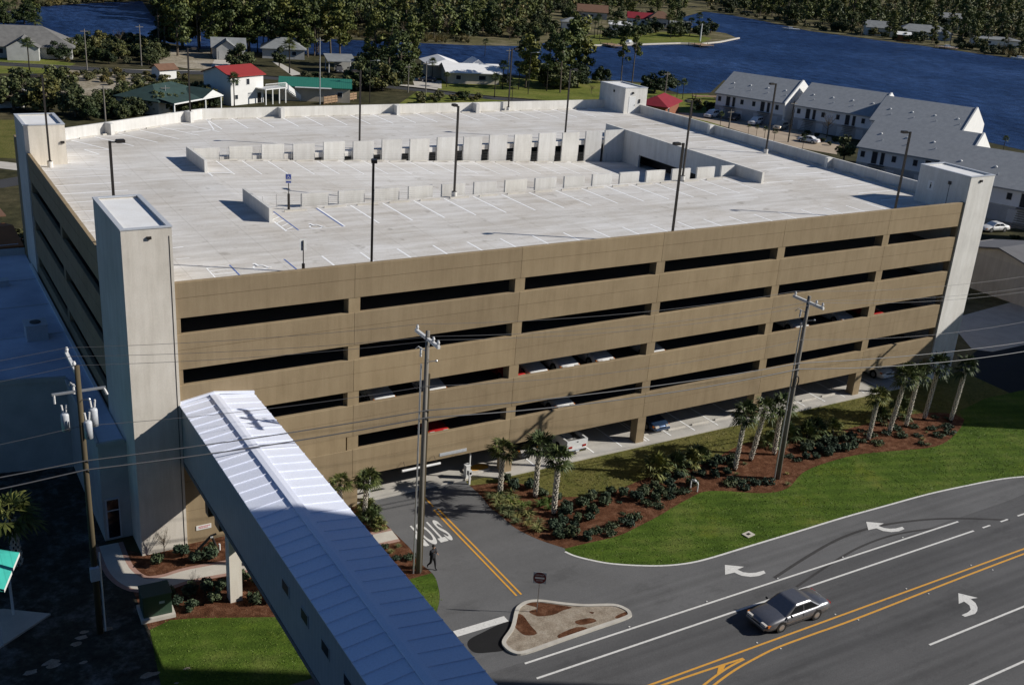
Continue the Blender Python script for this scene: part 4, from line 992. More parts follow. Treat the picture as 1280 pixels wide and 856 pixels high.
# ================================================================== ENTRANCE HARDWARE
def gate(x, y, armdir, lab):
    t = thing("barrier_gate", lab, "barrier gate", (x, y, .0), 0)
    g = MB(); g.box(-.25, .25, -.25, .25, 0, .16); g.build("base", 'walk', t)
    g = MB(); g.box(-.17, .17, -.2, .2, .16, 1.15); g.box(-.20, .20, -.23, .23, 1.15, 1.2); c = g.build("cabinet", 'whitepaint', t)
    g = MB(); g.box(-.1, .1, -.206, -.2, .5, .8); g.build("panel", 'blackpaint', c)
    g = MB(); g.box(.17 * armdir, .17 * armdir + .08, -.05, .05, .95, 4.1) if armdir > 0 else g.box(-.25, -.17, -.05, .05, .95, 4.1); g.build("arm", 'whitepaint', t)
gate(21.8, .45, 1, "white barrier gate with raised arm right of the garage entrance, by the palms")
gate(13.75, .35, 1, "white barrier gate with raised arm left of the garage entrance, behind a palm")
t = thing("ticket_machine", "small white ticket machine on a pole beside the right barrier gate", "ticket machine", (21.6, -.35, 0))
g = MB(); g.box(-.06, .06, -.06, .06, 0, .75); g.build("post", 'whitepaint', t); g = MB(); g.box(-.13, .13, -.12, .12, .75, 1.15); g.build("box", 'whitepaint', t); g = MB(); g.box(-.08, .08, -.126, -.121, .85, 1.05); g.build("screen", 'blackpaint', t)
t = thing("clearance_bar", "white headroom bar hanging in the garage entrance", "headroom bar", (17.5, -.55, 2.39))
g = MB(); g.tube([(-1.5, 0, 0), (1.5, 0, 0)], .09, 10); g.build("bar", 'whitepaint', t)
g = MB()
for x in (-1.2, 1.2): g.tube([(x, 0, .08), (x, .5, .45)], .015, 5)
g.build("chain", 'darkmetal', t)
t = thing("kerb_island", "low concrete kerb island with worn yellow edge inside the garage entrance", "kerb island", (23.2, 1.3, .1))
g = MB(); g.prism(smooth_curve([(-1.1, -.4), (.6, -.55), (1.0, 0), (.6, .6), (-1.0, .4)], 4, True), 0, .14); g.build("kerb", 'groundslab', t)
g = MB(); g.prism(smooth_curve([(-.6, -.3), (.6, -.4), (.8, 0), (.5, .45), (-.6, .3)], 4, True), .14, .16); g.build("painted_top", 'ypaint', t)
g = MB(); g.box(19.2, 21.4, -.03, 0.0, 2.62, 2.86); g.build("name_board", 'greypaint', garage)

# no-entry sign on the island
t = thing("no_entry_sign", "dark red round no-entry sign on a square panel, on a post in the traffic island", "road sign", (17.75, -16.0, .1), math.atan2(-.57, .82) )
g = MB(); g.box(-.03, .03, -.02, .02, 0, 2.75); g.build("post", 'galv', t)
g = MB(); g.box(-.39, .39, -.035, -.022, 2.02, 2.80); b = g.build("panel", 'greypaint', t)
g = MB(); g.X = Matrix.Translation((0, -.042, 2.41)) @ Matrix.Rotation(R(90), 4, 'X'); g.sheet([(.385 * math.cos(i * .1963), .385 * math.sin(i * .1963)) for i in range(32)], 0); d = g.build("disc", 'signred', b)
g = MB(); g.box(-.28, .28, -.047, -.043, 2.35, 2.47); g.build("bar", 'whitepaint', d)
for tx, zz in (("DO NOT", 2.60), ("ENTER", 2.23)):
    o = text_mesh(tx, "lettering", 'whitepaint', .13, d); o.location = (0, -.046, zz); o.rotation_euler = (R(90), 0, 0)
# small fittings
t = thing("valve_box", "square white utility box lid set in the green lawn near the road", "utility box", (36.03, -14.58, .01), R(8))
g = MB(); g.box(-.38, .38, -.28, .28, 0, .06); g.build("collar", 'walk', t); g = MB(); g.box(-.14, .14, -.1, .1, .06, .075); g.build("lid", 'blackpaint', t)
t = thing("backflow_pipe", "white inverted-U water pipe standing at the front of the mulch bed", "water pipe", (36.65, -7.9, 0), R(100))
g = MB(); g.tube([(-.33, 0, 0), (-.33, 0, .62), (-.26, 0, .74), (.26, 0, .74), (.33, 0, .62), (.33, 0, 0)], .055, 8); g.build("pipe", 'whitepaint', t); g = MB(); g.ball((0, 0, .76), (.14, .12, .11)); g.build("valve", 'whitepaint', t)
t = thing("fire_pipe", "black slanted fire-main pipe with valve against the wall under the skybridge", "water pipe", (2.2, -1.35, 0), R(-12))
g = MB(); g.tube([(-.85, 0, .05), (.15, 0, 1.12)], .09, 9); g.tube([(.15, 0, 1.12), (.5, 0, .0)], .08, 9); g.tube([(.15, 0, 1.12), (.45, 0, 1.22)], .07, 8); g.build("pipe", 'blackpaint', t)
g = MB(); g.box(.08, .24, -.12, .12, 1.02, 1.1); g.build("tag", 'whitepaint', t); g = MB(); g.tube([(.62, 0, 0), (.62, 0, .45)], .06, 8); g.build("marker_post", 'whitepaint', t)
t = thing("transformer_box", "dark green transformer cabinet on a white concrete pad beside the court lawn", "transformer", (-2.35, -6.45, 0), R(-3))
g = MB(); g.box(-.95, .95, -.85, .85, 0, .22); g.build("pad", 'walk', t)
g = MB(); g.box(-.8, .8, -.65, .65, .22, 1.55); g.box(-.84, .84, -.69, .69, 1.55, 1.62); c = g.build("cabinet", 'utilgreen', t, bevel=.03); g = MB(); g.box(.1, .4, -.665, -.65, 1.0, 1.15); g.build("label_plate", 'greypaint', c)

# ================================================================== POLES AND WIRES
def insul(mb, p, h=.28): mb.tube([p, (p[0], p[1], p[2] + h * .5), (p[0], p[1], p[2] + h)], [.06, .1, .05], 8)
def pole(x, y, h, mat, lab, arm=(-1.5, 1.5), conduit=False):
    t = thing("utility_pole", lab, "utility pole", (x, y, 0))
    g = MB(); g.tube([(0, 0, 0), (0, 0, h * .5), (0, 0, h)], [.18, .155, .13], 12); g.build("pole", mat, t, True)
    g = MB(); g.box(-.10, .06, arm[0], arm[1], h - .55, h - .36); a = g.build("crossarm", 'whitepaint', t)
    for yy in (arm[0] + .15, arm[0] + .75 if arm[1] > 0 else (arm[0] + arm[1]) / 2, arm[1] - .15): g = MB(); insul(g, (0, yy, h - .36)); g.build("insulator", 'porcelain', a)
    g = MB(); g.tube([(0, 0, h - 1.3), (-.3, .55, h - 1.1), (-.35, .8, h - 1.35)], .03, 6); g.tube([(-.2, .4, h - 1.15), (-.2, .4, h - 1.7)], .07, 8); g.build("cutout_fuse", 'porcelain', t)
    g = MB(); g.tube([(0, 0, h - 1.9), (.35, -.45, h - 1.75)], .025, 6); g.ball((.38, -.5, h - 1.72), .08, 8, 5); g.build("bracket", 'galv', t)
    if conduit:
        g = MB(); g.tube([(-.34, .02, 0), (-.34, .02, h - 2.0)], .055, 8); g.build("conduit", 'galv', t)
    return t
p1 = pole(13.2, -9.1, 16.3, 'greypole', "wooden utility pole with white conduit standing left of the driveway beside the walker", conduit=True)
g = MB(); g.box(.17, .25, -.05, .05, .0, 13.6); g.build("guard_strip", 'woodpole', p1)
p2 = pole(43.95, -9.2, 14.9, 'greypole', "leaning-looking utility pole in the right part of the mulch bed", conduit=True)
g = MB(); g.tube([(-.1 + .38 * math.cos(a) * .6, -.25, 8.3 + .42 * math.sin(a)) for a in [i * .5236 for i in range(13)]], .05, 6); g.build("cable_loop", 'blackpaint', p2)
p0 = pole(-5.55, -7.0, 16.2, 'woodpole', "brown utility pole carrying three grey transformers left of the near stair tower", arm=(.1, 3.1))
g = MB(); g.box(-1.3, 1.3, -.05, .05, 14.75, 14.86); g.build("crossarm", 'galv', p0)
for x, y, z in ((.62, .1, 12.7), (.22, -.45, 12.3), (-.75, .25, 12.6)):
    g = MB(); g.tube([(x, y, z), (x, y, z + .9), (x, y, z + .97)], [.21, .21, .16], 12); tt = g.build("transformer_can", 'greypaint', p0, True)
    g = MB(); g.tube([(x - .08, y, z + 1.05), (x - .12, y, z + 1.45)], .05, 7); g.tube([(x + .08, y, z + 1.05), (x + .12, y, z + 1.45)], .05, 7); g.build("bushing", 'porcelain', tt)
g = MB(); g.tube([(1.2, 0, 14.8), (1.35, 0, 14.4)], .07, 7); g.tube([(-1.2, 0, 14.8), (-1.2, 0, 14.3)], .06, 7); g.build("cutout_fuse", 'porcelain', p0)
g = MB(); g.box(-.28, .2, -.36, -.1, 3.6, 4.4); g.build("meter_box", 'greypaint', p0); g = MB(); g.tube([(.28, -.1, .1), (.28, -.1, 5.2)], .05, 7); g.build("conduit", 'whitepaint', p0)
p3 = copy_tree(p2, (82, -9.8, 0), 0, "utility pole beyond the right edge of the photo")
px4 = copy_tree(p1, (-46, -4, 0), 0, "utility pole beyond the left edge of the photo")
PL = [(-46, -4), (-5.55, -7.0), (13.2, -9.1), (43.95, -9.2), (82, -9.8)]
def run(zs, dy, r, sag, lab, mat='cableblack', dx=0.0, g_=None, dys=None):
    g = MB(); pts = []
    for i in range(4):
        a = Vector((PL[i][0], PL[i][1] + (dys[i] if dys else dy), zs[i])); b = Vector((PL[i + 1][0], PL[i + 1][1] + (dys[i + 1] if dys else dy), zs[i + 1]))
        L = (b - a).length; n = 14
        for j in range(n + (1 if i == 3 else 0)):
            t_ = j / n; p = a.lerp(b, t_); p.z -= sag * (L / 31) ** 2 * 4 * t_ * (1 - t_); pts.append(p)
    g.tube(pts, r, 6, 0); o = g.build("overhead_cable", mat, None, True); tag(o, lab, "cable", "cables strung along the utility poles")
HT = [15.8, 16.1, 16.25, 14.85, 13.6]
run(HT, 0, .012, .55, "thin bare wire on the garage side of the crossarms", dys=[1.3, 2.9, 1.35, 1.35, 1.35])
run(HT, 0, .012, .60, "thin bare wire in the middle of the crossarms", dys=[.5, 1.6, -.75, -.75, -.75])
run(HT, 0, .012, .65, "thin bare wire on the road side of the crossarms", dys=[-1.3, .3, -1.35, -1.35, -1.35])
run([12.6, 12.9, 12.9, 11.6, 10.2], -.15, .014, .7, "single thin neutral wire between the bare wires and the thick cables")
run([10.6, 10.9, 11.35, 9.75, 7.6], -.2, .034, .35, "upper of the two thick cables halfway up the poles", 'cableblack')
run([10.1, 10.4, 10.9, 9.3, 6.9], -.25, .038, .55, "lower of the two thick cables halfway up the poles", 'cableblack')

# ================================================================== PALMS OF THE BED
palms = [(23.03, -2.4, 3.5, "bushy palm at the left end of the mulch bed, nearest the right barrier gate"),
         (25.03, -4.05, 4.2, "middle palm of the three at the driveway end of the bed"),
         (24.97, -6.62, 4.5, "palm nearest the driveway corner with a white latticed trunk"),
         (41.67, -6.79, 4.7, "palm just left of the right-hand utility pole"),
         (44.03, -6.0, 4.5, "palm leaning right directly behind the right-hand utility pole"),
         (46.6, -6.0, 4.3, "short palm just right of the right-hand utility pole"),
         (56.2, -7.23, 4.0, "shaggy palm standing alone in front of the last garage column"),
         (59.07, -6.96, 5.1, "left palm of the close pair in the right part of the bed"),
         (61.5, -6.7, 4.9, "right palm of the close pair in the right part of the bed"),
         (64.36, -6.3, 5.0, "second palm from the right end of the bed"),
         (66.3, -7.6, 5.2, "palm at the far right end of the mulch bed"),
         (12.6, -1.95, 3.1, "palm beside the left barrier gate with shrubs at its foot"),
         (11.0, -1.5, 3.0, "palm half hidden behind the skybridge roof")]
pm = [make_palm("cabbage_palm", 11 + i, 4.6, fr=(17, 21, 19, 23)[i], L=(1.0, 1.12, .95, 1.05)[i]) for i in range(4)]
lean = {4: (0.05, .13), 6: (0, .07), 8: (0, .08), 9: (0, .12), 10: (0, .12), 3: (0, .05), 7: (0, .14)}
for i, (x, y, h, lab) in enumerate(palms):
    o = pm[i] if i < 4 else copy_tree(pm[i % 4])
    s = h / 4.6; o.location = (x, y, 0); sw_ = (.72 if i > 10 else .86) * (1 + .12 * rnd.random()); o.scale = (sw_, sw_, s); o.rotation_euler = (lean.get(i, (0, .02))[0], lean.get(i, (0, .02))[1], i * 1.7 if i not in lean else 0)
    o['label'] = lab; o['group'] = "palms in the planting beds"
# ================================================================== BED SHRUBS
def inpoly(x, y, P):
    c = False; j = len(P) - 1
    for i in range(len(P)):
        if (P[i][1] > y) != (P[j][1] > y) and x < (P[j][0] - P[i][0]) * (y - P[i][1]) / (P[j][1] - P[i][1]) + P[i][0]: c = not c
        j = i
    return c
hp = [make_shrub("hedge_shrub", 40 + i, 'hedgeleaf', .50, .72, 12, 62, .105) for i in range(3)]
lowp = [make_shrub("low_shrub", 50 + i, 'hedgeleaf', .62, .30, 10, 34, .10) for i in range(2)]
strap = [make_strap("strap_leaf_plant", 60, 'lightclump'), make_strap("strap_leaf_plant", 61, 'limeclump')]
pal = make_palm("dwarf_palmetto", 70, .35, 16, .95, False, 'palmetto', 0.35, "x")
used = set()
def put(proto, x, y, s, label, group, z=0.0):
    if proto.name not in used: used.add(proto.name); o = proto
    else: o = copy_tree(proto)
    o.location = (x, y, z); o.rotation_euler = (0, 0, rnd.uniform(0, 6.28)); o.scale = (s, s, s * rnd.uniform(.9, 1.15)); o['label'] = label; o['group'] = group
    return o
def fill(poly, protos, d, label, group, s=(.75, 1.15), keep=.88, mx=80):
    xs = [p[0] for p in poly]; ys = [p[1] for p in poly]; pts = []
    for _ in range(4000):
        x, y = rnd.uniform(min(xs), max(xs)), rnd.uniform(min(ys), max(ys))
        if inpoly(x, y, poly) and all((x - a) ** 2 + (y - b) ** 2 > d * d for a, b in pts): pts.append((x, y))
    for x, y in pts[:mx]:
        if rnd.random() < keep: put(rnd.choice(protos), x, y, rnd.uniform(*s), label, group)
Z5 = lambda L: P2(*[(560 + x / 3.5556, 560 + y / 3.5556) for x, y in L])
Z7 = lambda L: P2(*[(740 + x / 3.5556, 400 + y / 3.5556) for x, y in L])
Z9 = lambda L: P2(*[(960 + x / 4, 360 + y / 4) for x, y in L])
HS = "dark green rounded shrub in the dense hedge planting of the mulch bed"
fill(Z5([(585, 255), (600, 225), (740, 195), (800, 215), (795, 245), (660, 255)]), hp, .85, "dark rounded shrub in the double row along the upper edge of the bed", "hedge row behind the bare mulch patch")
fill(Z5([(490, 265), (600, 255), (650, 290), (630, 400), (560, 420), (450, 385), (430, 345), (540, 330)]), hp, .85, "dark rounded shrub in the block right of the driveway-corner palm", "hedge block by the driveway corner")
fill(Z5([(820, 235), (960, 130), (1010, 120), (1090, 165), (1000, 195), (900, 250)]), hp, .85, "dark rounded shrub in the hedge left of the white pipe", "hedge left of the white pipe")
fill(Z5([(870, 255), (1010, 200), (1060, 195), (960, 265)]), lowp, .8, "low shrub in front of the hedge by the white pipe", "low shrubs by the white pipe", mx=16)
fill(Z5([(650, 375), (700, 330), (830, 310), (840, 335), (720, 385)]), lowp, .95, "low sprawling shrub on the bare mulch patch", "low shrubs on the bare mulch patch", mx=16)
fill(Z7([(910, 600), (960, 570), (1060, 545), (1170, 535), (1160, 560), (990, 640), (940, 630)]), hp, .9, "dark rounded shrub in the hedge right of the right-hand utility pole", "hedge right of the utility pole")
fill(Z7([(590, 735), (660, 705), (790, 715), (770, 745), (650, 750)]), lowp, .85, "low shrub in the strip left of the right-hand utility pole", "low shrubs left of the utility pole", mx=18)
fill(Z7([(480, 690), (560, 640), (620, 620), (640, 660), (520, 720)]), hp, 1.0, "dark rounded shrub behind the bed below the fourth palm", "hedge below the fourth palm", mx=10)
fill(Z9([(450, 770), (560, 700), (800, 690), (930, 690), (900, 740), (760, 790), (600, 790)]), lowp, 1.25, "low shrub scattered on the mulch under the right palms", "low shrubs under the right palms", mx=26)
fill(Z9([(150, 830), (330, 760), (420, 740), (430, 800), (300, 830)]), hp, .95, "dark rounded shrub between the utility pole and the shaggy palm", "hedge before the shaggy palm", mx=16)
fill(Z5([(250, 150), (300, 160), (440, 200), (480, 235), (420, 215), (330, 180), (255, 180)]), hp, 1.1, "dark shrub between the three driveway palms and the lawn", "shrubs behind the driveway palms", mx=9)
fill(Z5([(180, 215), (270, 210), (330, 270), (380, 320), (430, 350), (400, 385), (300, 335), (220, 270)]), [strap[0]], .62, "pale strap-leaved plant edging the driveway end of the bed", "pale edging plants by the driveway", s=(.9, 1.5), mx=34)
fill(Z5([(270, 215), (330, 220), (350, 265), (300, 270)]), [strap[1]], .7, "lime green strap-leaved plant left of the driveway-corner palm", "lime plants left of the palm", s=(1.0, 1.5), mx=8)
fill(Z5([(385, 240), (450, 245), (455, 275), (390, 270)]), [strap[1]], .7, "lime green strap-leaved plant just behind the driveway-corner palm", "lime plants behind the palm", s=(1.0, 1.5), mx=6)
for i, (x, y) in enumerate([(35.2, -4.9), (37.2, -4.9), (39.0, -4.6), (40.2, -4.3), (47.6, -4.6), (49.5, -4.4), (51.3, -4.9), (52.6, -4.5), (54.3, -5.0), (60.2, -5.0), (62.6, -4.8)]):
    put(pal, x, y, rnd.uniform(.85, 1.25), "spiky palmetto along the back edge of the mulch bed", "palmettos along the back of the bed")
for i in range(46):
    x, y = rnd.uniform(24, 67), rnd.uniform(-10.5, -4.5)
    if inpoly(x, y, bt + bb + bl): put(lowp[1] if i % 2 else strap[0], x, y, rnd.uniform(.35, .7), "small winter-browned tuft on the bare mulch", "small tufts on the mulch")
# court planting under the bridge
fill([(-1.6, -2.2), (.6, -2.3), (3.8, -2.4), (3.8, -1.2), (.6, -1.0), (-1.2, -1.4)], hp, .95, "dark shrub in the court bed between wall and path", "court shrubs by the wall", mx=18)
fill([(-1.4, -5.0), (3.9, -5.2), (4.3, -8.6), (-.6, -7.3), (-1.3, -6.0)], hp, .95, "dark shrub in the court bed in front of the path", "court shrubs before the path", mx=30)
fill([(12.4, -3.6), (13.5, -3.4), (13.3, -1.0), (12.2, -.6)], [pal], .8, "spiky low palmetto at the foot of the palm by the left barrier gate", "palmettos by the left gate", s=(.5, .75), mx=5)
fill([(12.2, -8.8), (13.4, -8.8), (13.4, -5.6), (12.2, -5.4)], [lowp[0], strap[0]], .8, "small plant in the straw strip left of the driveway", "small plants left of the driveway", s=(.6, .9), mx=12)
bt_ = make_tree("bare_sapling", 'bare', 5, 'brownleaf'); bt_.location = (-.5, -.75, 0); bt_.scale = (.28, .28, .42); bt_['label'] = "thin bare sapling against the near stair tower wall"
o = copy_tree(bt_, (.1, -5.6, 0), 1.2, "thin bare sapling beside the dark green transformer cabinet", None, (.24, .24, .32))
fp = copy_tree(pm[1], (-8.6, 2.0, -1.3), 0.5, "sunlit bushy palm at the far left beside the teal roof", None, (1.35, 1.35, 1.05))

# ================================================================== CARS
def loft(mb, secs, mi=0, cap=True):
    n = len(secs[0]); vs = [p for s in secs for p in s]
    fs = [(i * n + j, (i + 1) * n + j, (i + 1) * n + j + 1, i * n + j + 1) for i in range(len(secs) - 1) for j in range(n - 1)]
    if cap: fs += [tuple(range(n)), tuple(range(len(secs) * n - 1, (len(secs) - 1) * n - 1, -1))]
    mb.add(vs, fs, mi)
def make_car(name, label, L, W, H, paint_, kind='sedan', group=None):
    """x forward; wheels on z=0"""
    t = thing(name, label, "car" if kind != 'pickup' else "pickup truck", group=group)
    h = L / 2; w_ = W / 2; belt = .93 if kind == 'sedan' else 1.08
    if kind == 'suv': hood, trunk = 1.05, 1.1
    elif kind == 'pickup': hood, trunk = 1.12, 1.05
    else: hood, trunk = .90, .98
    g = MB(); secs = []
    st = [(-h, .80, .55, trunk - .34), (-h + .08, .90, .32, trunk - .10), (-h + .35, .97, .26, trunk), (-h + .9, 1.0, .22, trunk + .02), (-.25 * L, 1.0, .20, belt), (0, 1.0, .20, belt), (.16 * L, 1.0, .20, belt), (.22 * L, 1.0, .2, hood + .02), (h - .75, .985, .22, hood - .06), (h - .3, .95, .24, hood - .14), (h - .07, .86, .30, hood - .26), (h, .74, .42, hood - .40)]
    for (x, ww, z0, z1) in st:
        W2 = w_ * ww; zs = z0 + (z1 - z0) * .62
        half = [(W2 * .80, z0), (W2 * .97, z0 + .06), (W2, zs * .8), (W2 * .985, zs + .06), (W2 * .90, z1 - .035), (W2 * .74, z1), (0, z1 + .03)]
        secs.append([(x, y, z) for y, z in half] + [(x, -y, z) for y, z in half[-2::-1]])
    loft(g, secs); body = g.build("body", paint_, t, True)
    body.data.polygons.foreach_set('use_smooth', [len(p.vertices) == 4 for p in body.data.polygons])
    # greenhouse: pillars and roof as paint, panes as glass
    if kind == 'sedan': gx = (-.335 * L, -.185 * L, .065 * L, .215 * L)
    elif kind == 'suv': gx = (-.47 * L, -.42 * L, .06 * L, .24 * L)
    else: gx = (-.115 * L, -.09 * L, .10 * L, .235 * L)
    zt = H; bw, tw = w_ * .91, w_ * .77
    A = [(gx[0], bw, belt), (gx[3], bw, belt)]; B = [(gx[1], tw, zt - .05), (gx[2], tw, zt - .05)]
    g = MB()
    v = [(gx[0], bw, belt), (gx[3], bw, belt), (gx[3], -bw, belt), (gx[0], -bw, belt), (gx[1], tw, zt - .06), (gx[2], tw, zt - .06), (gx[2], -tw, zt - .06), (gx[1], -tw, zt - .06)]
    vi = [(gx[1] + .1, tw * .86, zt), (gx[2] - .1, tw * .86, zt), (gx[2] - .1, -tw * .86, zt), (gx[1] + .1, -tw * .86, zt)]
    g.add(v + vi, [(0, 1, 5, 4), (2, 3, 7, 6), (1, 2, 6, 5), (3, 0, 4, 7), (4, 5, 9, 8), (5, 6, 10, 9), (6, 7, 11, 10), (7, 4, 8, 11), (8, 9, 10, 11)])
    cab = g.build("cabin", paint_, t, bevel=.085)
    def pane(a, b, c, d, u0, u1, v0, v1, off):
        a, b, c, d = map(Vector, (a, b, c, d)); n_ = (b - a).cross(d - a).normalized() * off
        f = lambda u, v_: (a.lerp(b, u)).lerp(d.lerp(c, u), v_) + n_
        return [f(u0, v0), f(u1, v0), f(u1, v1), f(u0, v1)]
    def addp(nm, quads):
        g = MB()
        for q in quads: g.add(q, [(0, 1, 2, 3)])
        g.build(nm, 'glass', cab)
    addp("windscreen", [pane(v[2], v[1], v[5], v[6], .05, .95, .02, .94, -.006)])
    addp("rear_window", [pane(v[0], v[3], v[7], v[4], .06, .94, .06, .92, -.006)])
    n_side = 2 if kind == 'sedan' else (3 if kind == 'suv' else 1)
    for k in range(n_side):
        u0 = .07 + .86 * k / n_side + .015; u1 = .07 + .86 * (k + 1) / n_side - .015
        addp("side_window", [pane(v[0], v[1], v[5], v[4], u0, u1, .10, .86, -.008)]); addp("side_window", [pane(v[3], v[2], v[6], v[7], u0, u1, .10, .86, .008)])
    # door seams, handles, mirrors
    g = MB()
    for s in (1, -1):
        for x in (gx[3] - .12, (gx[0] + gx[3]) / 2 + .05, gx[0] + .42): g.box(x - .008, x + .008, s * w_ * .985 - .012, s * w_ * .985 + .012, .36, belt - .12)
    g.build("door_seam", 'blackpaint', body)
    for s in (1, -1):
        g = MB(); g.ball((gx[3] - .28, s * (w_ + .09), belt + .07), (.07, .10, .07), 8, 6); g.build("mirror", paint_ if kind == 'suv' else 'blackpaint', t)
        g = MB(); g.cbox((h - .10, s * w_ * .60, hood - .27), (.16, w_ * .42, .15)); g.build("headlamp", 'headlamp', t)
        g = MB(); g.cbox((h - .26, s * w_ * .885, hood - .28), (.22, .09, .14)); g.build("indicator", 'amber', t)
        g = MB(); g.cbox((-h + .05, s * w_ * .66, trunk - .22), (.12, w_ * .34, .17)); g.build("tail_lamp", 'taillamp', t)
    g = MB(); g.box(h - .06, h + .07, -w_ * .80, w_ * .80, .34, .54); g.build("front_bumper", paint_, t, bevel=.04)
    g = MB(); g.box(-h - .07, -h + .08, -w_ * .84, w_ * .84, .36, .58); g.build("rear_bumper", paint_ if kind != 'pickup' else 'chrome', t, bevel=.04)
    g = MB(); g.box(h + .002, h + .03, -w_ * .36, w_ * .36, hood - .42, hood - .28); g.build("grille", 'blackpaint', t)
    g = MB(); g.box(-h - .078, -h - .07, -.16, .16, .42, .54); g.build("number_plate", 'whitepaint', t)
    wb = L * .272; wr = .33 if kind == 'sedan' else .37
    for sx in (wb, -wb):
        for s in (1, -1):
            g = MB(); g.tube([(sx, s * (w_ - .24), wr), (sx, s * (w_ - .02), wr), (sx, s * (w_ + .005), wr)], [wr, wr, wr * .9], 20); wh = g.build("wheel", 'rubber', t)
            g = MB(); g.tube([(sx, s * (w_ + .006), wr), (sx, s * (w_ + .016), wr)], [wr * .66, wr * .5], 14); g.build("rim", 'rim', wh)
            g = MB(); g.tube([(sx, s * (w_ - .02), wr + .02), (sx, s * (w_ + .002), wr + .02)], wr * 1.17, 20); g.build("wheel_arch", 'blackpaint', body)
    if kind == 'pickup':
        g = MB(); x0, x1 = -h + .1, gx[0] - .06
        g.box(x0, x1, -w_ * .80, w_ * .80, trunk + .035, trunk + .045); g.build("bed_floor", 'dim_concrete', t)
        g = MB(); zt2 = trunk + .33
        for s in (1, -1): g.box(x0, x1, min(s * w_ * .82, s * w_ * .97), max(s * w_ * .82, s * w_ * .97), trunk - .3, zt2)
        g.box(x0 - .08, x0, -w_ * .97, w_ * .97, trunk - .35, zt2); g.box(x1, x1 + .06, -w_ * .97, w_ * .97, trunk - .3, zt2); g.build("bed_side", paint_, t)
        g = MB(); g.cbox((x0 - .09, 0, zt2 - .15), (.02, .14, .07)); g.build("tailgate_handle", 'blackpaint', t)
    return t
carA = make_car("parked_car", "x", 4.8, 1.82, 1.42, 'carwhite')
suvA = make_car("sport_utility", "x", 4.7, 1.88, 1.75, 'carwhite', 'suv')
def recol(o, mat):
    """give a copied car its own paint"""
    for ch in o.children_recursive:
        if ch.name.split('.')[0] in ('body', 'cabin', 'front_bumper', 'rear_bumper', 'bed_side', 'mirror'):
            if ch.data.materials[0].name in ('white_car_paint', 'silver_grey_paint'):
                ch.material_slots[0].link = 'OBJECT'; ch.material_slots[0].material = M[mat]
silver = make_car("silver_sedan", "silver grey saloon driving on the road towards the lower left", 5.39, 1.98, 1.47, 'silver')
silver.location = (31.55, -23.0, .016); silver.rotation_euler = (0, 0, R(180))
pk = make_car("pickup_truck", "white pickup truck parked nose-in on the ground floor, tailgate outward", 5.5, 1.98, 1.8, 'carwhite', 'pickup')
pk.location = (31.4, 2.85, .11); pk.rotation_euler = (0, 0, R(90))
firsts = {'A': [carA], 'S': [suvA]}
def park(k, x, y, z, rz_, mat, label, group=None):
    o = firsts[k].pop() if firsts[k] else copy_tree(carA if k == 'A' else suvA)
    o.location = (x, y, z); o.rotation_euler = (0, 0, R(rz_)); o['label'] = label; o['category'] = "car"
    if group: o['group'] = group
    o.name = "parked_car" if k == 'A' else "sport_utility"
    recol(o, mat)
    return o
park('A', 40.3, 3.0, .11, -90, 'carblue', "blue car parked nose-out on the ground floor beside the middle column")
park('S', 68.3, 3.6, .11, -90, 'carwhite', "white car parked in shadow on the ground floor behind the last palms")
park('S', 27.6, 3.4, .11, -90, 'cardark', "dark car parked on the ground floor behind the three driveway palms")
up = [(15.3, 'A', 'carwhite', 6.75, "white car showing at the left end of the third storey opening"), (19.3, 'A', 'carwhite', 6.75, "white car showing behind the left utility pole, third storey"),
      (25.9, 'A', 'carred', 6.75, "red car nosing up to a column on the third storey"), (27.9, 'A', 'carwhite', 6.75, "white car in the third storey, second from the column"),
      (30.6, 'S', 'carwhite', 6.75, "white car in the middle of the third storey opening"), (33.9, 'S', 'carwhite', 6.75, "big white van-like car near the right end of the third storey opening"),
      (19.6, 'A', 'carred', 3.45, "red car showing in the second storey above the garage entrance"), (30.5, 'S', 'carwhite', 3.45, "white car bonnet in the second storey opening above the palms"),
      (39.1, 'A', 'carwhite', 6.75, "white car at the left end of the middle third storey opening"), (55.2, 'A', 'carwhite', 6.75, "white car just right of the right-hand pole top"),
      (60.9, 'A', 'carwhite', 6.75, "white car far right in the third storey"), (64.7, 'A', 'carred', 6.75, "bright red car in the last opening of the third storey")]
for x, k, m_, z, lb in up: park(k, x, 3.25 if k == 'A' else 3.1, z, -90, m_, lb)

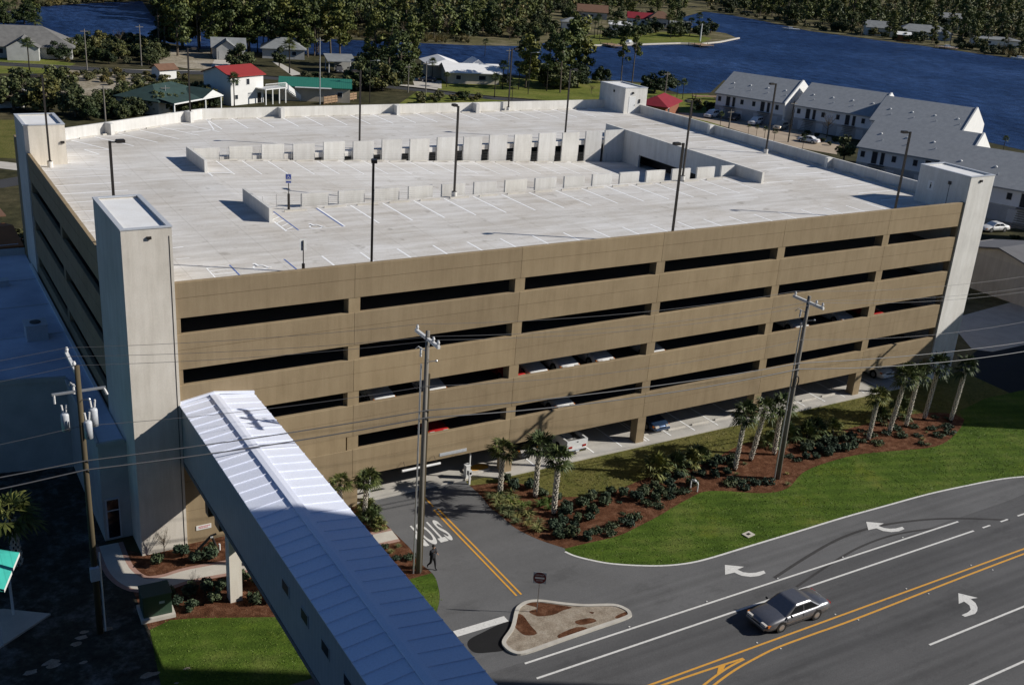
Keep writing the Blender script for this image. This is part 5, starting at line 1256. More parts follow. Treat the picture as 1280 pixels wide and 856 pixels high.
# ================================================================== THE WALKER
def walker():
    t = thing("person", "person in dark clothes walking down the driveway edge beside the utility pole", "person", (14.15, -9.15, .01), R(200))
    # faces local +y ; 1.78 m
    V = {'pel': (0, 0, .95, .165), 'bel': (0, .01, 1.08, .17), 'che': (0, .02, 1.30, .195), 'nec': (0, .03, 1.50, .065), 'hd1': (0, .05, 1.60, .085), 'hd2': (0, .06, 1.69, .10), 'hd3': (0, .05, 1.755, .07), 'nose': (0, .15, 1.655, .018),
         'shL': (-.20, .02, 1.42, .095), 'elL': (-.32, -.04, 1.15, .068), 'wrL': (-.24, .16, 1.12, .035), 'haL': (-.22, .23, 1.12, .035),
         'shR': (.20, .02, 1.42, .095), 'elR': (.33, .05, 1.17, .068), 'wrR': (.18, .24, 1.38, .035), 'haR': (.14, .27, 1.46, .035),
         'hiL': (-.09, 0, .90, .125), 'knL': (-.10, .14, .52, .085), 'anL': (-.10, .18, .09, .042), 'toL': (-.10, .34, .035, .04),
         'hiR': (.09, 0, .90, .125), 'knR': (.10, -.05, .50, .085), 'anR': (.10, -.34, .17, .042), 'toR': (.10, -.27, .03, .038)}
    E_ = [('pel', 'bel'), ('bel', 'che'), ('che', 'nec'), ('nec', 'hd1'), ('hd1', 'hd2'), ('hd2', 'hd3'), ('hd1', 'nose'), ('che', 'shL'), ('shL', 'elL'), ('elL', 'wrL'), ('wrL', 'haL'), ('che', 'shR'), ('shR', 'elR'), ('elR', 'wrR'), ('wrR', 'haR'),
          ('pel', 'hiL'), ('hiL', 'knL'), ('knL', 'anL'), ('anL', 'toL'), ('pel', 'hiR'), ('hiR', 'knR'), ('knR', 'anR'), ('anR', 'toR')]
    for s, hn in ((-1, 'haL'), (1, 'haR')):
        b = Vector(V[hn][:3]); d = (b - Vector(V['wr' + hn[-1]][:3])).normalized(); sd_ = d.cross(Vector((0, 0, 1))).normalized()
        for k in range(4):
            o_ = (k - 1.5) * .02; ln = (.075, .085, .08, .06)[k]; p = b + sd_ * o_ + d * .03; q = p + d * ln * .6; r_ = q + d * ln * .35 + Vector((0, 0, -.025))
            for nm, pt in ((f'f{hn}{k}a', p), (f'f{hn}{k}b', q), (f'f{hn}{k}c', r_)): V[nm] = (*pt, .0095)
            E_ += [(hn, f'f{hn}{k}a'), (f'f{hn}{k}a', f'f{hn}{k}b'), (f'f{hn}{k}b', f'f{hn}{k}c')]
        p = b - sd_ * .035 * s; q = p - sd_ * .03 * s + d * .04
        V[f't{hn}a'] = (*p, .011); V[f't{hn}b'] = (*q, .0095); E_ += [(hn, f't{hn}a'), (f't{hn}a', f't{hn}b')]
    ks = list(V); me = bpy.data.meshes.new("body"); me.from_pydata([V[k][:3] for k in ks], [(ks.index(a), ks.index(b)) for a, b in E_], []); me.update()
    o = bpy.data.objects.new("tmp_body", me); COL.objects.link(o)
    o.modifiers.new("skin", 'SKIN'); sub = o.modifiers.new("sub", 'SUBSURF'); sub.levels = 2
    for i, k in enumerate(ks): me.skin_vertices[0].data[i].radius = (V[k][3], V[k][3]); me.skin_vertices[0].data[i].use_root = (k == 'pel')
    dg = bpy.context.evaluated_depsgraph_get(); m2 = bpy.data.meshes.new_from_object(o.evaluated_get(dg)); bpy.data.objects.remove(o)
    m2.name = "body"; m2.materials.clear()
    for x in ('cloth_navy', 'cloth_dark', 'skin', 'blackpaint'): m2.materials.append(M[x])
    haL, haR = Vector(V['haL'][:3]), Vector(V['haR'][:3])
    for p in m2.polygons:
        c = p.center; p.use_smooth = True
        p.material_index = 3 if c.z < .1 else 1 if c.z < .98 else 2 if (c.z > 1.53 or min((c - haL).length, (c - haR).length) < .11) else 0
    b = bpy.data.objects.new("body", m2); COL.objects.link(b); b.parent = t
    g = MB(); g.ball((0, .035, 1.72), (.105, .115, .10), 12, 8); g.build("hair", 'hair', t, True)
    g = MB()
    for s in (-1, 1): g.ball((s * .034, .142, 1.685), (.014, .010, .010), 6, 4)
    g.ball((0, .150, 1.60), (.026, .01, .008), 6, 4); g.build("face_features", 'hair', t)
    g = MB()
    for s in (-1, 1): g.ball((s * .102, .05, 1.665), (.012, .022, .032), 6, 5)
    g.build("ear", 'skin', t)
walker()
# something small in the raised hand is a separate thing
ph = thing("phone", "small dark phone raised in the walking person's hand", "phone", Vector((14.15, -9.15, .01)) + Matrix.Rotation(R(200), 3, 'Z') @ Vector((.13, .33, 1.52)), R(200))
g = MB(); g.box(-.035, .035, -.006, .006, -.07, .07); g.build("case", 'blackpaint', ph); g = MB(); g.box(-.03, .03, -.0085, -.0065, -.062, .062); g.build("screen", 'glass', ph)
# ================================================================== NEIGHBOURING BUILDINGS
# flat-roofed neighbour left of the garage
t = thing("flat_roofed_building", "low flat-roofed grey building in shade against the left side of the garage", "building", (-2, 3, 0))
g = MB(); g.prism([(-1.4, -.5), (-1.4, 10.5), (-20, 14.5), (-20, 42), (.3, 42), (.3, -.5)], 0, 6.75); g.build("wall", 'palewall', t)
g = MB(); g.prism([(-1.2, -.3), (-1.2, 10.7), (-19.8, 14.8), (-19.8, 41.8), (.2, 41.8), (.2, -.3)], 6.752, 6.80); rf = g.build("roof", 'flatroof', t)
for a, b in (((-1.4, -.5), (-1.4, 10.5)), ((-1.4, 10.5), (-20, 14.5)), ((-1.4, -.5), (.2, -.5)), ((-20, 41.8), (.2, 41.8))):
    d = (Vector(b) - Vector(a)).normalized() * .1; nn = Vector((-d.y, d.x)); p = [(a[0] - nn.x, a[1] - nn.y), (b[0] - nn.x, b[1] - nn.y), (b[0] + nn.x, b[1] + nn.y), (a[0] + nn.x, a[1] + nn.y)]
    g = MB(); g.prism(p, 6.75, 7.0 + .01 * a[1]); g.build("parapet", 'palewall', t)
for i, (x, y, a, b, z) in enumerate(((-2.0, 19.5, 1.5, 1.5, 1.2), (-3.4, 33, 2.2, .8, .5))):
    g = MB(); g.box(x - a / 2, x + a / 2, y - b / 2, y + b / 2, 6.8, 6.8 + z); g.box(x - a / 2 - .06, x + a / 2 + .06, y - b / 2 - .06, y + b / 2 + .06, 6.8 + z, 6.86 + z); c = g.build("rooftop_unit", 'greypaint', t); g = MB(); g.tube([(x, y, 6.86 + z), (x, y, 6.92 + z)], .4, 12); g.build("fan", 'blackpaint', c)
g = MB(); g.box(.05, .26, 8, 38, 6.81, 7.02); g.build("edge_flashing", 'whitepaint', t)
for y_ in (20, 27, 34): g = MB(); g.box(-19, .0, y_ - .06, y_ + .06, 6.802, 6.84); g.build("roof_seam", 'greypaint', t)
g = MB(); g.box(-1.25, -.35, -.56, -.5, .1, 3.0); f = g.build("door", 'greypaint', t); g = MB(); g.box(-1.15, -.45, -.575, -.56, .2, 2.1); g.box(-1.15, -.45, -.575, -.56, 2.2, 2.9); g.build("pane", 'glass', f)
# teal canopy at the picture's left edge
t = thing("teal_canopy", "bright teal metal roof corner at the left edge", "canopy", (-8.85, -2.6, 1.15))
g = MB(); g.add([(0, -.6, 2.75), (-6.5, 4.8, 2.75), (-8.0, 1.6, 4.6), (-1.2, -4.0, 2.75), (-7, -1.5, 4.6)], [(0, 1, 2, 4), (0, 4, 3)]); g.add([(0, -.6, 2.6), (-6.5, 4.8, 2.6), (-8.0, 1.6, 4.4), (-1.2, -4.0, 2.6), (-7, -1.5, 4.4)], [(0, 4, 2, 1), (0, 3, 4)]); g.build("roof", 'teal', t)
g = MB(); g.add([(0, -.6, 2.75), (-6.5, 4.8, 2.75), (-6.5, 4.8, 2.55), (0, -.6, 2.55), (-1.2, -4, 2.75), (-1.2, -4, 2.55)], [(0, 1, 2, 3), (4, 0, 3, 5)]); g.build("fascia", 'whitepaint', t)
for x, y in ((-.7, -.8), (-6, 3.8), (-1.6, -3.4)): g = MB(); g.box(x - .07, x + .07, y - .07, y + .07, -1.15, 2.7); g.build("post", 'whitepaint', t)
# hospital wings behind the camera and right of the road: they throw the big shadow over the court
t = thing("hospital_building", "tall beige building across the road that the skybridge leads to, outside the picture", "building", (0, -62, 0))
g = MB(); g.box(44.5, 55, -34, 17.7, 0, 47); g.build("tower_wing", 'beige', t); g = MB(); g.box(-45, 44.4, -40, .0, 0, 35.5); g.build("low_wing", 'beige', t)
for k in range(10):
    g = MB(); g.box(44.45, 44.5, -32, 16.5, 2.2 + 4.1 * k, 4.0 + 4.1 * k); g.build("window_band", 'glass', t)
for k in range(8):
    g = MB(); g.box(-43, 41, 0, .05, 2.2 + 4.1 * k, 4.0 + 4.1 * k); g.build("window_band", 'glass', t)
t = thing("office_building", "office block right of the garage lawn, outside the picture", "building", (100, -14, 0))
g = MB(); g.box(-5.5, 40, -10.5, 14, 0, 19); g.build("wall", 'beige', t)
for k in range(5): g = MB(); g.box(-5.55, -5.5, -9, 13, 1.3 + 3.6 * k, 2.8 + 3.6 * k); g.build("window_band", 'glass', t)

def house(name, label, o, ang, L, W, hw, hr, wall, roof, kind='gable', ov=.45, wins=(), doors=(), cat="house", ridge_end=None):
    """o = front-left ground corner; long side along angle ang; local x along the ridge, y to the back"""
    t = thing(name, label, cat, (o[0], o[1], 0), ang)
    g = MB(); g.box(0, L, 0, W, 0, hw); wl = g.build("wall", wall, t)
    e = hw - .12; y0, y1, m = -ov, W + ov, W / 2
    g = MB(); tk = .16
    if kind == 'gable':
        for z in (0,):
            g.add([(-ov, y0, e), (L + ov, y0, e), (L + ov, m, hr), (-ov, m, hr), (L + ov, y1, e), (-ov, y1, e), (-ov, y0, e - tk), (L + ov, y0, e - tk), (L + ov, m, hr - tk), (-ov, m, hr - tk), (L + ov, y1, e - tk), (-ov, y1, e - tk)],
                  [(0, 1, 2, 3), (3, 2, 4, 5), (0, 6, 7, 1), (5, 4, 10, 11), (6, 9, 8, 7), (9, 11, 10, 8), (0, 3, 9, 6), (3, 5, 11, 9), (1, 7, 8, 2), (2, 8, 10, 4)])
        q = MB(); q.add([(0, 0, hw), (0, W, hw), (0, m, hr - .14)], [(0, 2, 1)]); q.build("gable", wall, wl); q = MB(); q.add([(L, 0, hw), (L, W, hw), (L, m, hr - .14)], [(0, 1, 2)]); q.build("gable", wall, wl)
    else:
        s = min(m, L / 2) * .95
        g.add([(-ov, y0, e), (L + ov, y0, e), (L + ov, y1, e), (-ov, y1, e), (s, m, hr), (L - s, m, hr), (-ov, y0, e - tk), (L + ov, y0, e - tk), (L + ov, y1, e - tk), (-ov, y1, e - tk)],
              [(0, 1, 5, 4), (1, 2, 5), (2, 3, 4, 5), (3, 0, 4), (0, 6, 7, 1), (1, 7, 8, 2), (2, 8, 9, 3), (3, 9, 6, 0), (6, 9, 8, 7)])
    g.build("roof", roof, t)
    for (side_, a, z, ww, hh) in wins:
        g = MB(); p = MB()
        if side_ == 'f': g.box(a, a + ww, -.06, 0, z, z + hh); p.box(a + .07, a + ww - .07, -.075, -.06, z + .07, z + hh - .07)
        elif side_ == 'l': g.box(-.06, 0, a, a + ww, z, z + hh); p.box(-.075, -.06, a + .07, a + ww - .07, z + .07, z + hh - .07)
        else: g.box(L, L + .06, a, a + ww, z, z + hh); p.box(L + .06, L + .075, a + .07, a + ww - .07, z + .07, z + hh - .07)
        f = g.build("window", 'whitepaint', t); p.build("pane", 'housewindow', f)
    for (side_, a, ww, hh, mt) in doors:
        g = MB()
        if side_ == 'f': g.box(a, a + ww, -.05, 0, .05, hh)
        elif side_ == 'l': g.box(-.05, 0, a, a + ww, .05, hh)
        else: g.box(L, L + .05, a, a + ww, .05, hh)
        g.build("door", mt, t)
    return t
# --- white house with red roof, raised on posts with an outside stair
h = house("stilt_house", "white two-storey house with bright red metal roof and outside staircase", (53.0, 161.8), R(24), 8.9, 8.4, 6.1, 7.6, 'white', 'redmetal', wins=(('f', 1.2, 4.0, .9, 1.3), ('f', 1.0, 1.2, .9, 1.0), ('f', 4.2, 4.0, .9, 1.3)), doors=(('f', 7.2, 1.0, 2.2, 'glass'),))
g = MB(); g.box(6.8, 12.6, -3.0, -.05, 3.1, 3.3); dk = g.build("porch", 'whitepaint', h)
for x in (6.9, 8.8, 10.7, 12.5):
    g = MB(); g.box(x - .1, x + .1, -3.0, -2.8, 0, 3.1); g.build("porch_post", 'whitepaint', h)
g = MB()
for i in range(19): g.box(6.8 + i * .31, 6.86 + i * .31, -3.0, -2.94, 3.3, 4.3)
g.box(6.8, 12.6, -3.02, -2.93, 4.25, 4.35); g.build("railing", 'whitepaint', dk)
g = MB()
for i in range(11): g.box(12.6 + i * .42, 13.05 + i * .42, -3.0, -1.7, 2.85 - i * .28, 3.05 - i * .28)
g.build("stair", 'whitepaint', h)
g = MB(); g.add([(12.5, -3.03, 3.3), (17.1, -3.03, .25), (17.1, -3.03, 1.2), (12.5, -3.03, 4.35)], [(0, 1, 2, 3)]); g.build("railing", 'whitepaint', dk)
# --- long building with green metal roof
o = at(413, 121); h = house("green_roofed_building", "long low tan building with bright green metal roof", (65.6, 167.6), R(-22), 15.0, 7, 3.3, 4.7, 'beige', 'greenmetal', wins=(('f', 12.2, 1.2, 1.2, 1.1),), cat="building")
g = MB(); g.box(3.2, 11, -1.5, -.46, 3.05, 3.15); g.build("awning", 'whitepaint', h)
# --- dark green house with porch in front left
h = house("green_shingled_house", "dark green shingled house with white columned porch behind the garage wall", (36.0, 152.3), R(38), 15.4, 10, 2.9, 5.0, 'beige', 'darkgreenroof', 'hip', wins=(('f', 2, 1.0, 1.0, 1.1),))
g = MB(); g.box(.3, 15.7, -3.4, -.5, 2.55, 2.7); g.add([(.3, -3.5, 2.72), (15.7, -3.5, 2.72), (15.7, .2, 3.3), (.3, .2, 3.3)], [(0, 1, 2, 3)]); g.build("porch_roof", 'darkgreenroof', h)
g = MB(); g.box(.2, 15.8, -3.62, -3.5, 2.5, 2.76); g.build("fascia", 'whitepaint', h)
for x in (.6, 5.4, 10.3, 15.4): g = MB(); g.box(x - .12, x + .12, -3.35, -3.1, 0, 2.55); g.build("column", 'whitepaint', h)
g = MB(); g.add([(9.0, -3.66, 2.76), (15.6, -3.66, 2.76), (12.3, -3.66, 4.1)], [(0, 1, 2)]); g.build("gable", 'whitepaint', h)
g = MB(); g.add([(8.8, -3.7, 2.74), (12.3, -3.7, 4.25), (12.3, 2, 4.25), (8.8, 2, 2.74), (15.8, -3.7, 2.74), (15.8, 2, 2.74)], [(0, 1, 2, 3), (1, 4, 5, 2)]); g.build("gable_roof", 'darkgreenroof', h)
h = house("garden_shed", "small white shed with reddish roof behind the dark green house", tuple(at(200, 100)[:2]), R(20), 4.5, 3.2, 2.4, 3.4, 'white', 'brownroof', cat="shed")
# --- big grey hip-roofed house at far left
h = house("grey_roofed_house", "large house with sweeping grey hip roof at the far left by the lagoon", tuple(at(-52, 71)[:2]), R(-12), 26, 15, 3.0, 7.2, 'palewall', 'greyroof', 'hip', .8, wins=(('f', 9, 1, 1.2, 1.3), ('f', 20, 1, 1.5, 1.3)), doors=(('f', 13, 4.2, 2.6, 'whitepaint'),))
g = MB(); g.add([(11, -5, 3.1), (19, -5, 3.1), (15, -5, 5.4), (15, 6, 5.4), (11, 4, 3.1), (19, 4, 3.1)], [(0, 2, 3, 4), (2, 1, 5, 3)]); g.build("gable_roof", 'greyroof', h)
g = MB(); g.box(11.4, 18.6, -4.6, 0, 0, 3.1); g.add([(11.4, -4.6, 3.1), (18.6, -4.6, 3.1), (15, -4.6, 5.2)], [(0, 1, 2)]); g.build("porch_wall", 'palewall', h)
# --- two grey houses among the pines
h = house("gabled_garage_house", "pale grey house with gabled garage front among pines", tuple(at(266, 73)[:2]), R(-15), 8.6, 8, 3.0, 5.2, 'palewall', 'palegrey')
g = MB(); g.box(1, 6.4, -3, 0, 0, 3); g.add([(1, -3, 3), (6.4, -3, 3), (3.7, -3, 5)], [(0, 1, 2)]); g.build("garage_wall", 'palewall', h); g = MB(); g.add([(.5, -3.4, 2.8), (3.7, -3.4, 5.1), (3.7, 4, 5.1), (.5, 1, 2.8), (6.9, -3.4, 2.8), (6.9, 1, 2.8)], [(0, 1, 2, 3), (1, 4, 5, 2)]); g.build("garage_roof", 'palegrey', h); g = MB(); g.box(1.5, 5.9, -3.05, -3, .1, 2.3); g.build("garage_door", 'palewall', h)
h = house("hip_roofed_house", "pale grey hip-roofed house right of the gabled garage house", tuple(at(328, 73)[:2]), R(-20), 11.5, 9, 2.9, 5.4, 'palewall', 'palegrey', 'hip', .6, wins=(('f', 3, 1, 1.3, 1.2), ('f', 8, 1, 1.3, 1.2)))
# --- carport
t = thing("carport", "small pale grey roofed carport with a car under it", "carport", (*at(411, 91)[:2], 0), R(-12))
g = MB(); g.add([(-.4, -.4, 3.0), (7.2, -.4, 3.0), (7.2, 6.5, 4.1), (-.4, 6.5, 4.1), (-.4, -.4, 2.8), (7.2, -.4, 2.8), (7.2, 6.5, 3.9), (-.4, 6.5, 3.9)], [(0, 1, 2, 3), (4, 7, 6, 5), (0, 4, 5, 1), (1, 5, 6, 2), (3, 2, 6, 7), (0, 3, 7, 4)]); g.build("roof", 'palegrey', t)
g = MB(); g.box(2.4, 6.6, 5.6, 5.8, 0, 3.6); g.build("back_wall", 'palewall', t)
for x, y in ((.1, .1), (6.8, .1), (.1, 5.9), (6.8, 5.9)): g = MB(); g.box(x - .1, x + .1, y - .1, y + .1, 0, 2.85 + y * .16); g.build("post", 'whitepaint', t)
p = at(425, 92); park('S', p.x + .4, p.y + 1.6, 0, 255, 'silver', "silver car parked under the small pale carport")
# --- wood fence by the green-roofed building
t = thing("wood_fence", "low tan board fence right of the green-roofed building", "fence", (0, 0, 0))
a, b = at(405, 131), at(446, 125); d = (b - a)
for i in range(9):
    q = a + d * (i / 9); g = MB(); g.X = Matrix.Translation((q.x, q.y, 0)) @ Matrix.Rotation(math.atan2(d.y, d.x), 4, 'Z')
    for j in range(3): g.box(.05, d.length / 9 - .05, -.03, .03, .2 + j * .52, .62 + j * .52)
    g.build("fence_panel", 'woodfence', t); g = MB(); g.X = Matrix.Translation((q.x, q.y, 0)); g.box(-.07, .07, -.07, .07, 0, 1.8); g.build("post", 'woodfence', t)
# --- long white-roofed house
h = house("white_roofed_house", "long low house with bright white roof beside the inlet", (117.3, 188.0), R(-15), 13.5, 9, 3.0, 4.7, 'beige', 'membrane', 'gable', .9, wins=(('f', 2, 1, 1.4, 1.2), ('f', 8, 1, 2, 1.2)))
g = MB(); g.box(-3.0, 5.6, 9.2, 21, 0, 3.4); g.build("wing_wall", 'beige', h); g = MB(); g.add([(-3.6, 8.6, 3.4), (6.2, 8.6, 3.4), (6.2, 21.6, 3.4), (-3.6, 21.6, 3.4), (1.3, 9.5, 4.9), (1.3, 20.6, 4.9)], [(0, 1, 4), (1, 2, 5, 4), (3, 0, 4, 5), (2, 3, 5)]); g.build("wing_roof", 'membrane', h)
g = MB(); g.add([(7.0, 9.0, 3.2), (13.0, 9.0, 3.2), (10, 9.0, 5.2), (7.0, 16, 3.2), (13.0, 16, 3.2), (10, 16, 5.2)], [(0, 1, 2), (0, 2, 5, 3), (1, 4, 5, 2)]); g.build("gable_roof", 'membrane', h)
p = at(534, 102); park('A', p.x, p.y, 0, 160, 'cardark', "dark car parked on the drive of the white-roofed house")
# --- red-roofed cottage right of the stairhouse
h = house("red_roofed_cottage", "small brick cottage with dark red hip roof by the river", (144.2, 132.4), R(37), 12.5, 6.2, 2.8, 4.5, 'brickred', 'redroof', 'hip', .7, wins=(('l', 2, 1, 1.4, 1.1), ('f', 2, 1, 1.4, 1.1)))
# --- condos by the river
CD = Vector((7.0, -16.0)).normalized(); CB = Vector((CD.y, -CD.x)) * -1   # along the row, towards the river
ca = math.atan2(CD.y, CD.x)
condo_spec = [((168.4, 137.7), 17.3, "first condo block of the riverside row, beside the red-roofed cottage"), ((176.0, 119.5), 18.2, "second condo block of the riverside row, behind the bare tree"),
              ((179.2, 100.3), 18.8, "third condo block, showing only its roof and white end wall behind the fourth"), ((150.4, 77.4), 19.0, "fourth condo block, nearer the garage, left of the right stair tower"), ((143.6, 55.2), 22, "fifth condo block, partly hidden behind the right stair tower")]
for i, (rg, L, lb) in enumerate(condo_spec):
    hw, W, hr = 5.6, 17.4, 9.7
    # front is towards the garage; local x along the row, local y to the back (away from the camera, +CB)
    fr = Vector(rg) - CB * (W / 2)
    t = thing("condo_block", lb, "condominium", (fr.x, fr.y, 0), ca, "grey-roofed condo blocks by the river")
    g = MB(); g.box(0, L, 0, W, 0, hw - .3); g.build("wall", 'bluewhite', t)
    g = MB(); g.box(-.02, L - .3, -.02, W + .02, 2.45, 2.62); g.build("floor_band", 'palewall', t)
    g = MB(); g.box(.05, L - .4, -.015, 0, 0, 2.44); g.build("lower_wall_shade", 'condolow', t)  # flush band, shade of the recessed lower storey put into its grey
    g = MB(); m_ = W / 2; ov = .5
    g.add([(-.3, -ov, hw - .25), (L - .25, -ov, hw - .25), (L - .25, m_, hr), (-.3, m_, hr), (L - .25, W + ov, hw - .25), (-.3, W + ov, hw - .25), (-.3, -ov, hw - .5), (L - .25, -ov, hw - .5), (L - .25, m_, hr - .25), (-.3, m_, hr - .25), (L - .25, W + ov, hw - .5), (-.3, W + ov, hw - .5)],
          [(0, 1, 2, 3), (3, 2, 4, 5), (0, 6, 7, 1), (5, 4, 10, 11), (0, 3, 9, 6), (3, 5, 11, 9), (6, 9, 8, 7), (9, 11, 10, 8)])
    rf = g.build("roof", 'shingle', t)
    g = MB(); g.add([(L - .25, -ov - .1, hw - .55), (L - .25, -ov - .1, hw - .1), (L - .25, m_, hr + .22), (L - .25, W + ov, hw - .1), (L - .25, W + ov, 0), (L - .25, .3, 0), (L + .05, -ov - .1, hw - .55), (L + .05, -ov - .1, hw - .1), (L + .05, m_, hr + .22), (L + .05, W + ov, hw - .1), (L + .05, W + ov, 0), (L + .05, .3, 0)],
                    [(0, 5, 4, 3, 2, 1), (6, 7, 8, 9, 10, 11), (1, 2, 8, 7), (2, 3, 9, 8), (0, 1, 7, 6), (3, 4, 10, 9), (5, 0, 6, 11)]); g.build("end_wall", 'white', t)
    g = MB(); g.add([(-.02, 0, hw - .4), (-.02, W, hw - .4), (-.02, m_, hr - .3)], [(0, 2, 1)]); g.build("gable", 'bluewhite', t)
    for u in range(4):
        for y_, z_ in ((4.2, .0), (2.4, 0)):
            x = L * (u + .5) / 4 + (.9 if y_ < 3 else 0); z = hw - .25 + (hr - hw + .25) * (y_ + ov) / (m_ + ov)
            if y_ > 3: g = MB(); g.ball((x, y_, z), (.26, .26, .2), 8, 5); g.build("roof_vent", 'whitepaint', rf)
            else: g = MB(); g.tube([(x, y_, z - .05), (x, y_, z + .3)], .09, 7); g.build("vent_pipe", 'greypaint', rf)
    for u in range(2):
        b = L * u / 2
        for x, ww, z, hh in ((b + .5, .9, 3.5, 1.2), (b + 2.6, 1.1, 2.65, 2.3), (b + 4.2, .8, 2.65, 2.3), (b + 6.2, .9, 3.5, 1.2)):
            g = MB(); g.box(x, x + ww, -.06, 0, z, z + hh); f = g.build("window" if hh < 2 else "door", 'greypaint', t); g = MB(); g.box(x + .08, x + ww - .08, -.075, -.06, z + .08, z + hh - .08); g.build("pane", 'housewindow', f)
        for x in (b + 1.2, b + 5.4): g = MB(); g.box(x, x + 1.6, -.05, 0, .1, 2.1); g.build("door", 'greypaint', t)
        g = MB()
        for k in range(8): g.box(b + 2.7, b + 5.0, -1.0 - .32 * (7 - k), -.72 - .32 * (7 - k), .3 * k, .3 * k + .08)
        g.box(b + 2.4, b + 5.2, -1.0, -.06, 2.5, 2.62); g.build("stair", 'dim_concrete', t)
for (k, px, py, rz_, m_, lb) in (('S', 889, 147, 200, 'carwhite', "white sport utility at the left end of the condo car park"), ('A', 919, 150, 205, 'cardark', "dark car second from the left in the condo car park"), ('S', 944, 156, 200, 'carwhite', "white sport utility in the middle of the condo car park"), ('S', 975, 162, 200, 'cartan', "tan sport utility at the right of the condo car park")):
    p = at(px, py); park(k, p.x, p.y, .004, rz_, m_, lb)
p = at(1239, 289); park('A', p.x + .5, p.y, .004, 170, 'carwhite', "white car on the tan side street right of the right stair tower")
p = at(12, 305); park('A', p.x - 1, p.y, 0, 10, 'carwhite', "white car at the far left edge by the shrubs")
p = at(1010, 178); park('A', p.x, p.y, .004, 110, 'carwhite', "white car half hidden behind the right parapet in the condo car park")
# --- tan gabled building right edge
h = house("tan_gabled_building", "tan building with low dark gable roof at the right edge in shade", (103.5, 9.3), 0.0, 8, 13.2, 4.6, 6.1, 'cream', 'darkroof', wins=(), cat="building")
t = thing("grey_block_building", "pale grey building wall at the right edge beyond the tan gabled building", "building", (*at(1278, 312)[:2], 0), R(-60))
g = MB(); g.box(0, 10, 0, 9, 0, 5.5); g.build("wall", 'palewall', t); g = MB(); g.box(-.2, 10.2, -.2, 9.2, 5.5, 5.8); g.build("roof", 'shingle', t)
# --- orange roofed building at the left edge
h = house("orange_roofed_building", "low building with rust orange roof edge behind the back left tower", (-16, 60.5), R(4), 15.5, 9, 3.0, 3.9, 'white', 'orangeroof', wins=(('f', 9, 1, 1, 1.2), ('f', 12, 1, 1, 1.2)), cat="building")
g = MB(); g.box(-.6, 16, 8.4, 16.5, 3.9, 4.05); g.build("back_roof", 'brownroof', h)
p = at(5, 145); t = thing("pale_shed", "pale flat shed peeking out left of the back left tower", "shed", (p.x, p.y + 8, 0), R(10))
g = MB(); g.box(-4, 5, 0, 5, 0, 3.0); g.build("wall", 'white', t); g = MB(); g.box(-4.3, 5.3, -.3, 5.3, 3.0, 3.2); g.build("roof", 'membrane', t)
# --- houses on the peninsula and the far shore
def hs(nm, lb, px, py, ang, L, W, hw, hr, wall, roof, kind='gable', wins=(('f', 2, 1, 1.6, 1.2), ('f', 6, 1, 1.6, 1.2))):
    p = at(px, py); return house(nm, lb, (p.x, p.y), R(ang), L, W, hw, hr, wall, roof, kind, .6, wins)
hs("brown_roofed_house", "grey-green house with tan brown gable roof on the peninsula", 722, 23, -32, 14, 10, 3.4, 6.4, 'palewall', 'brownroof')
hs("pale_roofed_house", "low house with pale grey roof and patio on the peninsula shore", 702, 36, -30, 12, 8, 3.0, 4.6, 'white', 'palegrey', 'hip')
hs("maroon_roofed_house", "white house with maroon roof on the peninsula", 785, 31, -32, 11, 8, 3.2, 5.6, 'white', 'redroof')
hs("salmon_roofed_house", "house with salmon pink roofs at the peninsula tip", 812, 34, -30, 10, 8, 4.2, 7.0, 'palewall', 'brownroof', 'hip')
hs("porch_house", "small white-roofed porch house nearest the peninsula tip", 838, 38, -30, 9, 6, 2.8, 4.0, 'white', 'palegrey')
hs("white_boathouse", "white low boathouse by the peninsula sea wall", 762, 38, -32, 9, 6, 2.6, 3.8, 'white', 'membrane')
hs("far_grey_house", "wide pale-roofed house on the far shore among pines", 1122, 46.5, -38, 26, 12, 3.4, 6.5, 'palewall', 'palegrey', 'hip')
hs("far_white_house", "white house on the far shore left of the pale-roofed one", 1082, 44, -38, 14, 9, 4, 7.0, 'white', 'palegrey')
hs("far_low_house", "low flat-roofed house near the right end of the far shore", 1218, 56, -38, 22, 10, 3.2, 4.2, 'white', 'palegrey', 'hip')
hs("far_blue_house", "tall pale blue house behind the far shore pines", 1172, 36, -38, 12, 9, 6.5, 9.0, 'palewall', 'palegrey')
hs("hidden_red_house", "small reddish house deep in the woods above the pale grey houses", 338, 14, -20, 10, 8, 5, 8, 'brickred', 'brownroof')
hs("far_orange_boathouse", "small ochre boathouse at the far waterline", 1121, 51, -38, 6, 5, 3, 4.2, 'orangeroof', 'membrane', wins=())
# sea wall of the peninsula, docks, boats
t = thing("sea_wall", "pale concrete sea wall along the peninsula shore", "sea wall", (0, 0, 0))
sw = P2((728, 57.5), (735, 58), (790, 57), (835, 55.5), (850, 55), (875, 56), (900, 53.5), (924, 48.5))
for i in range(len(sw) - 1): g = MB(); ribbon(g, [sw[i], sw[i + 1]], .8, .5); a, b = Vector(sw[i]), Vector(sw[i + 1]); g.add([(a.x, a.y - .4, -.1), (b.x, b.y - .4, -.1), (b.x, b.y - .4, .5), (a.x, a.y - .4, .5)], [(0, 1, 2, 3)]); g.build("wall_section", 'walk', t)
def dock(lb, px, py, ang, L, W):
    p = at(px, py); t = thing("dock", lb, "dock", (p.x, p.y, 0), R(ang)); g = MB(); g.box(0, L, -W / 2, W / 2, .7, .85); g.build("deck", 'woodfence', t)
    for x in (.3, L / 2, L - .3):
        for y in (-W / 2, W / 2): g = MB(); g.tube([(x, y, -.3), (x, y, 1.4)], .12, 6); g.build("piling", 'bark', t)
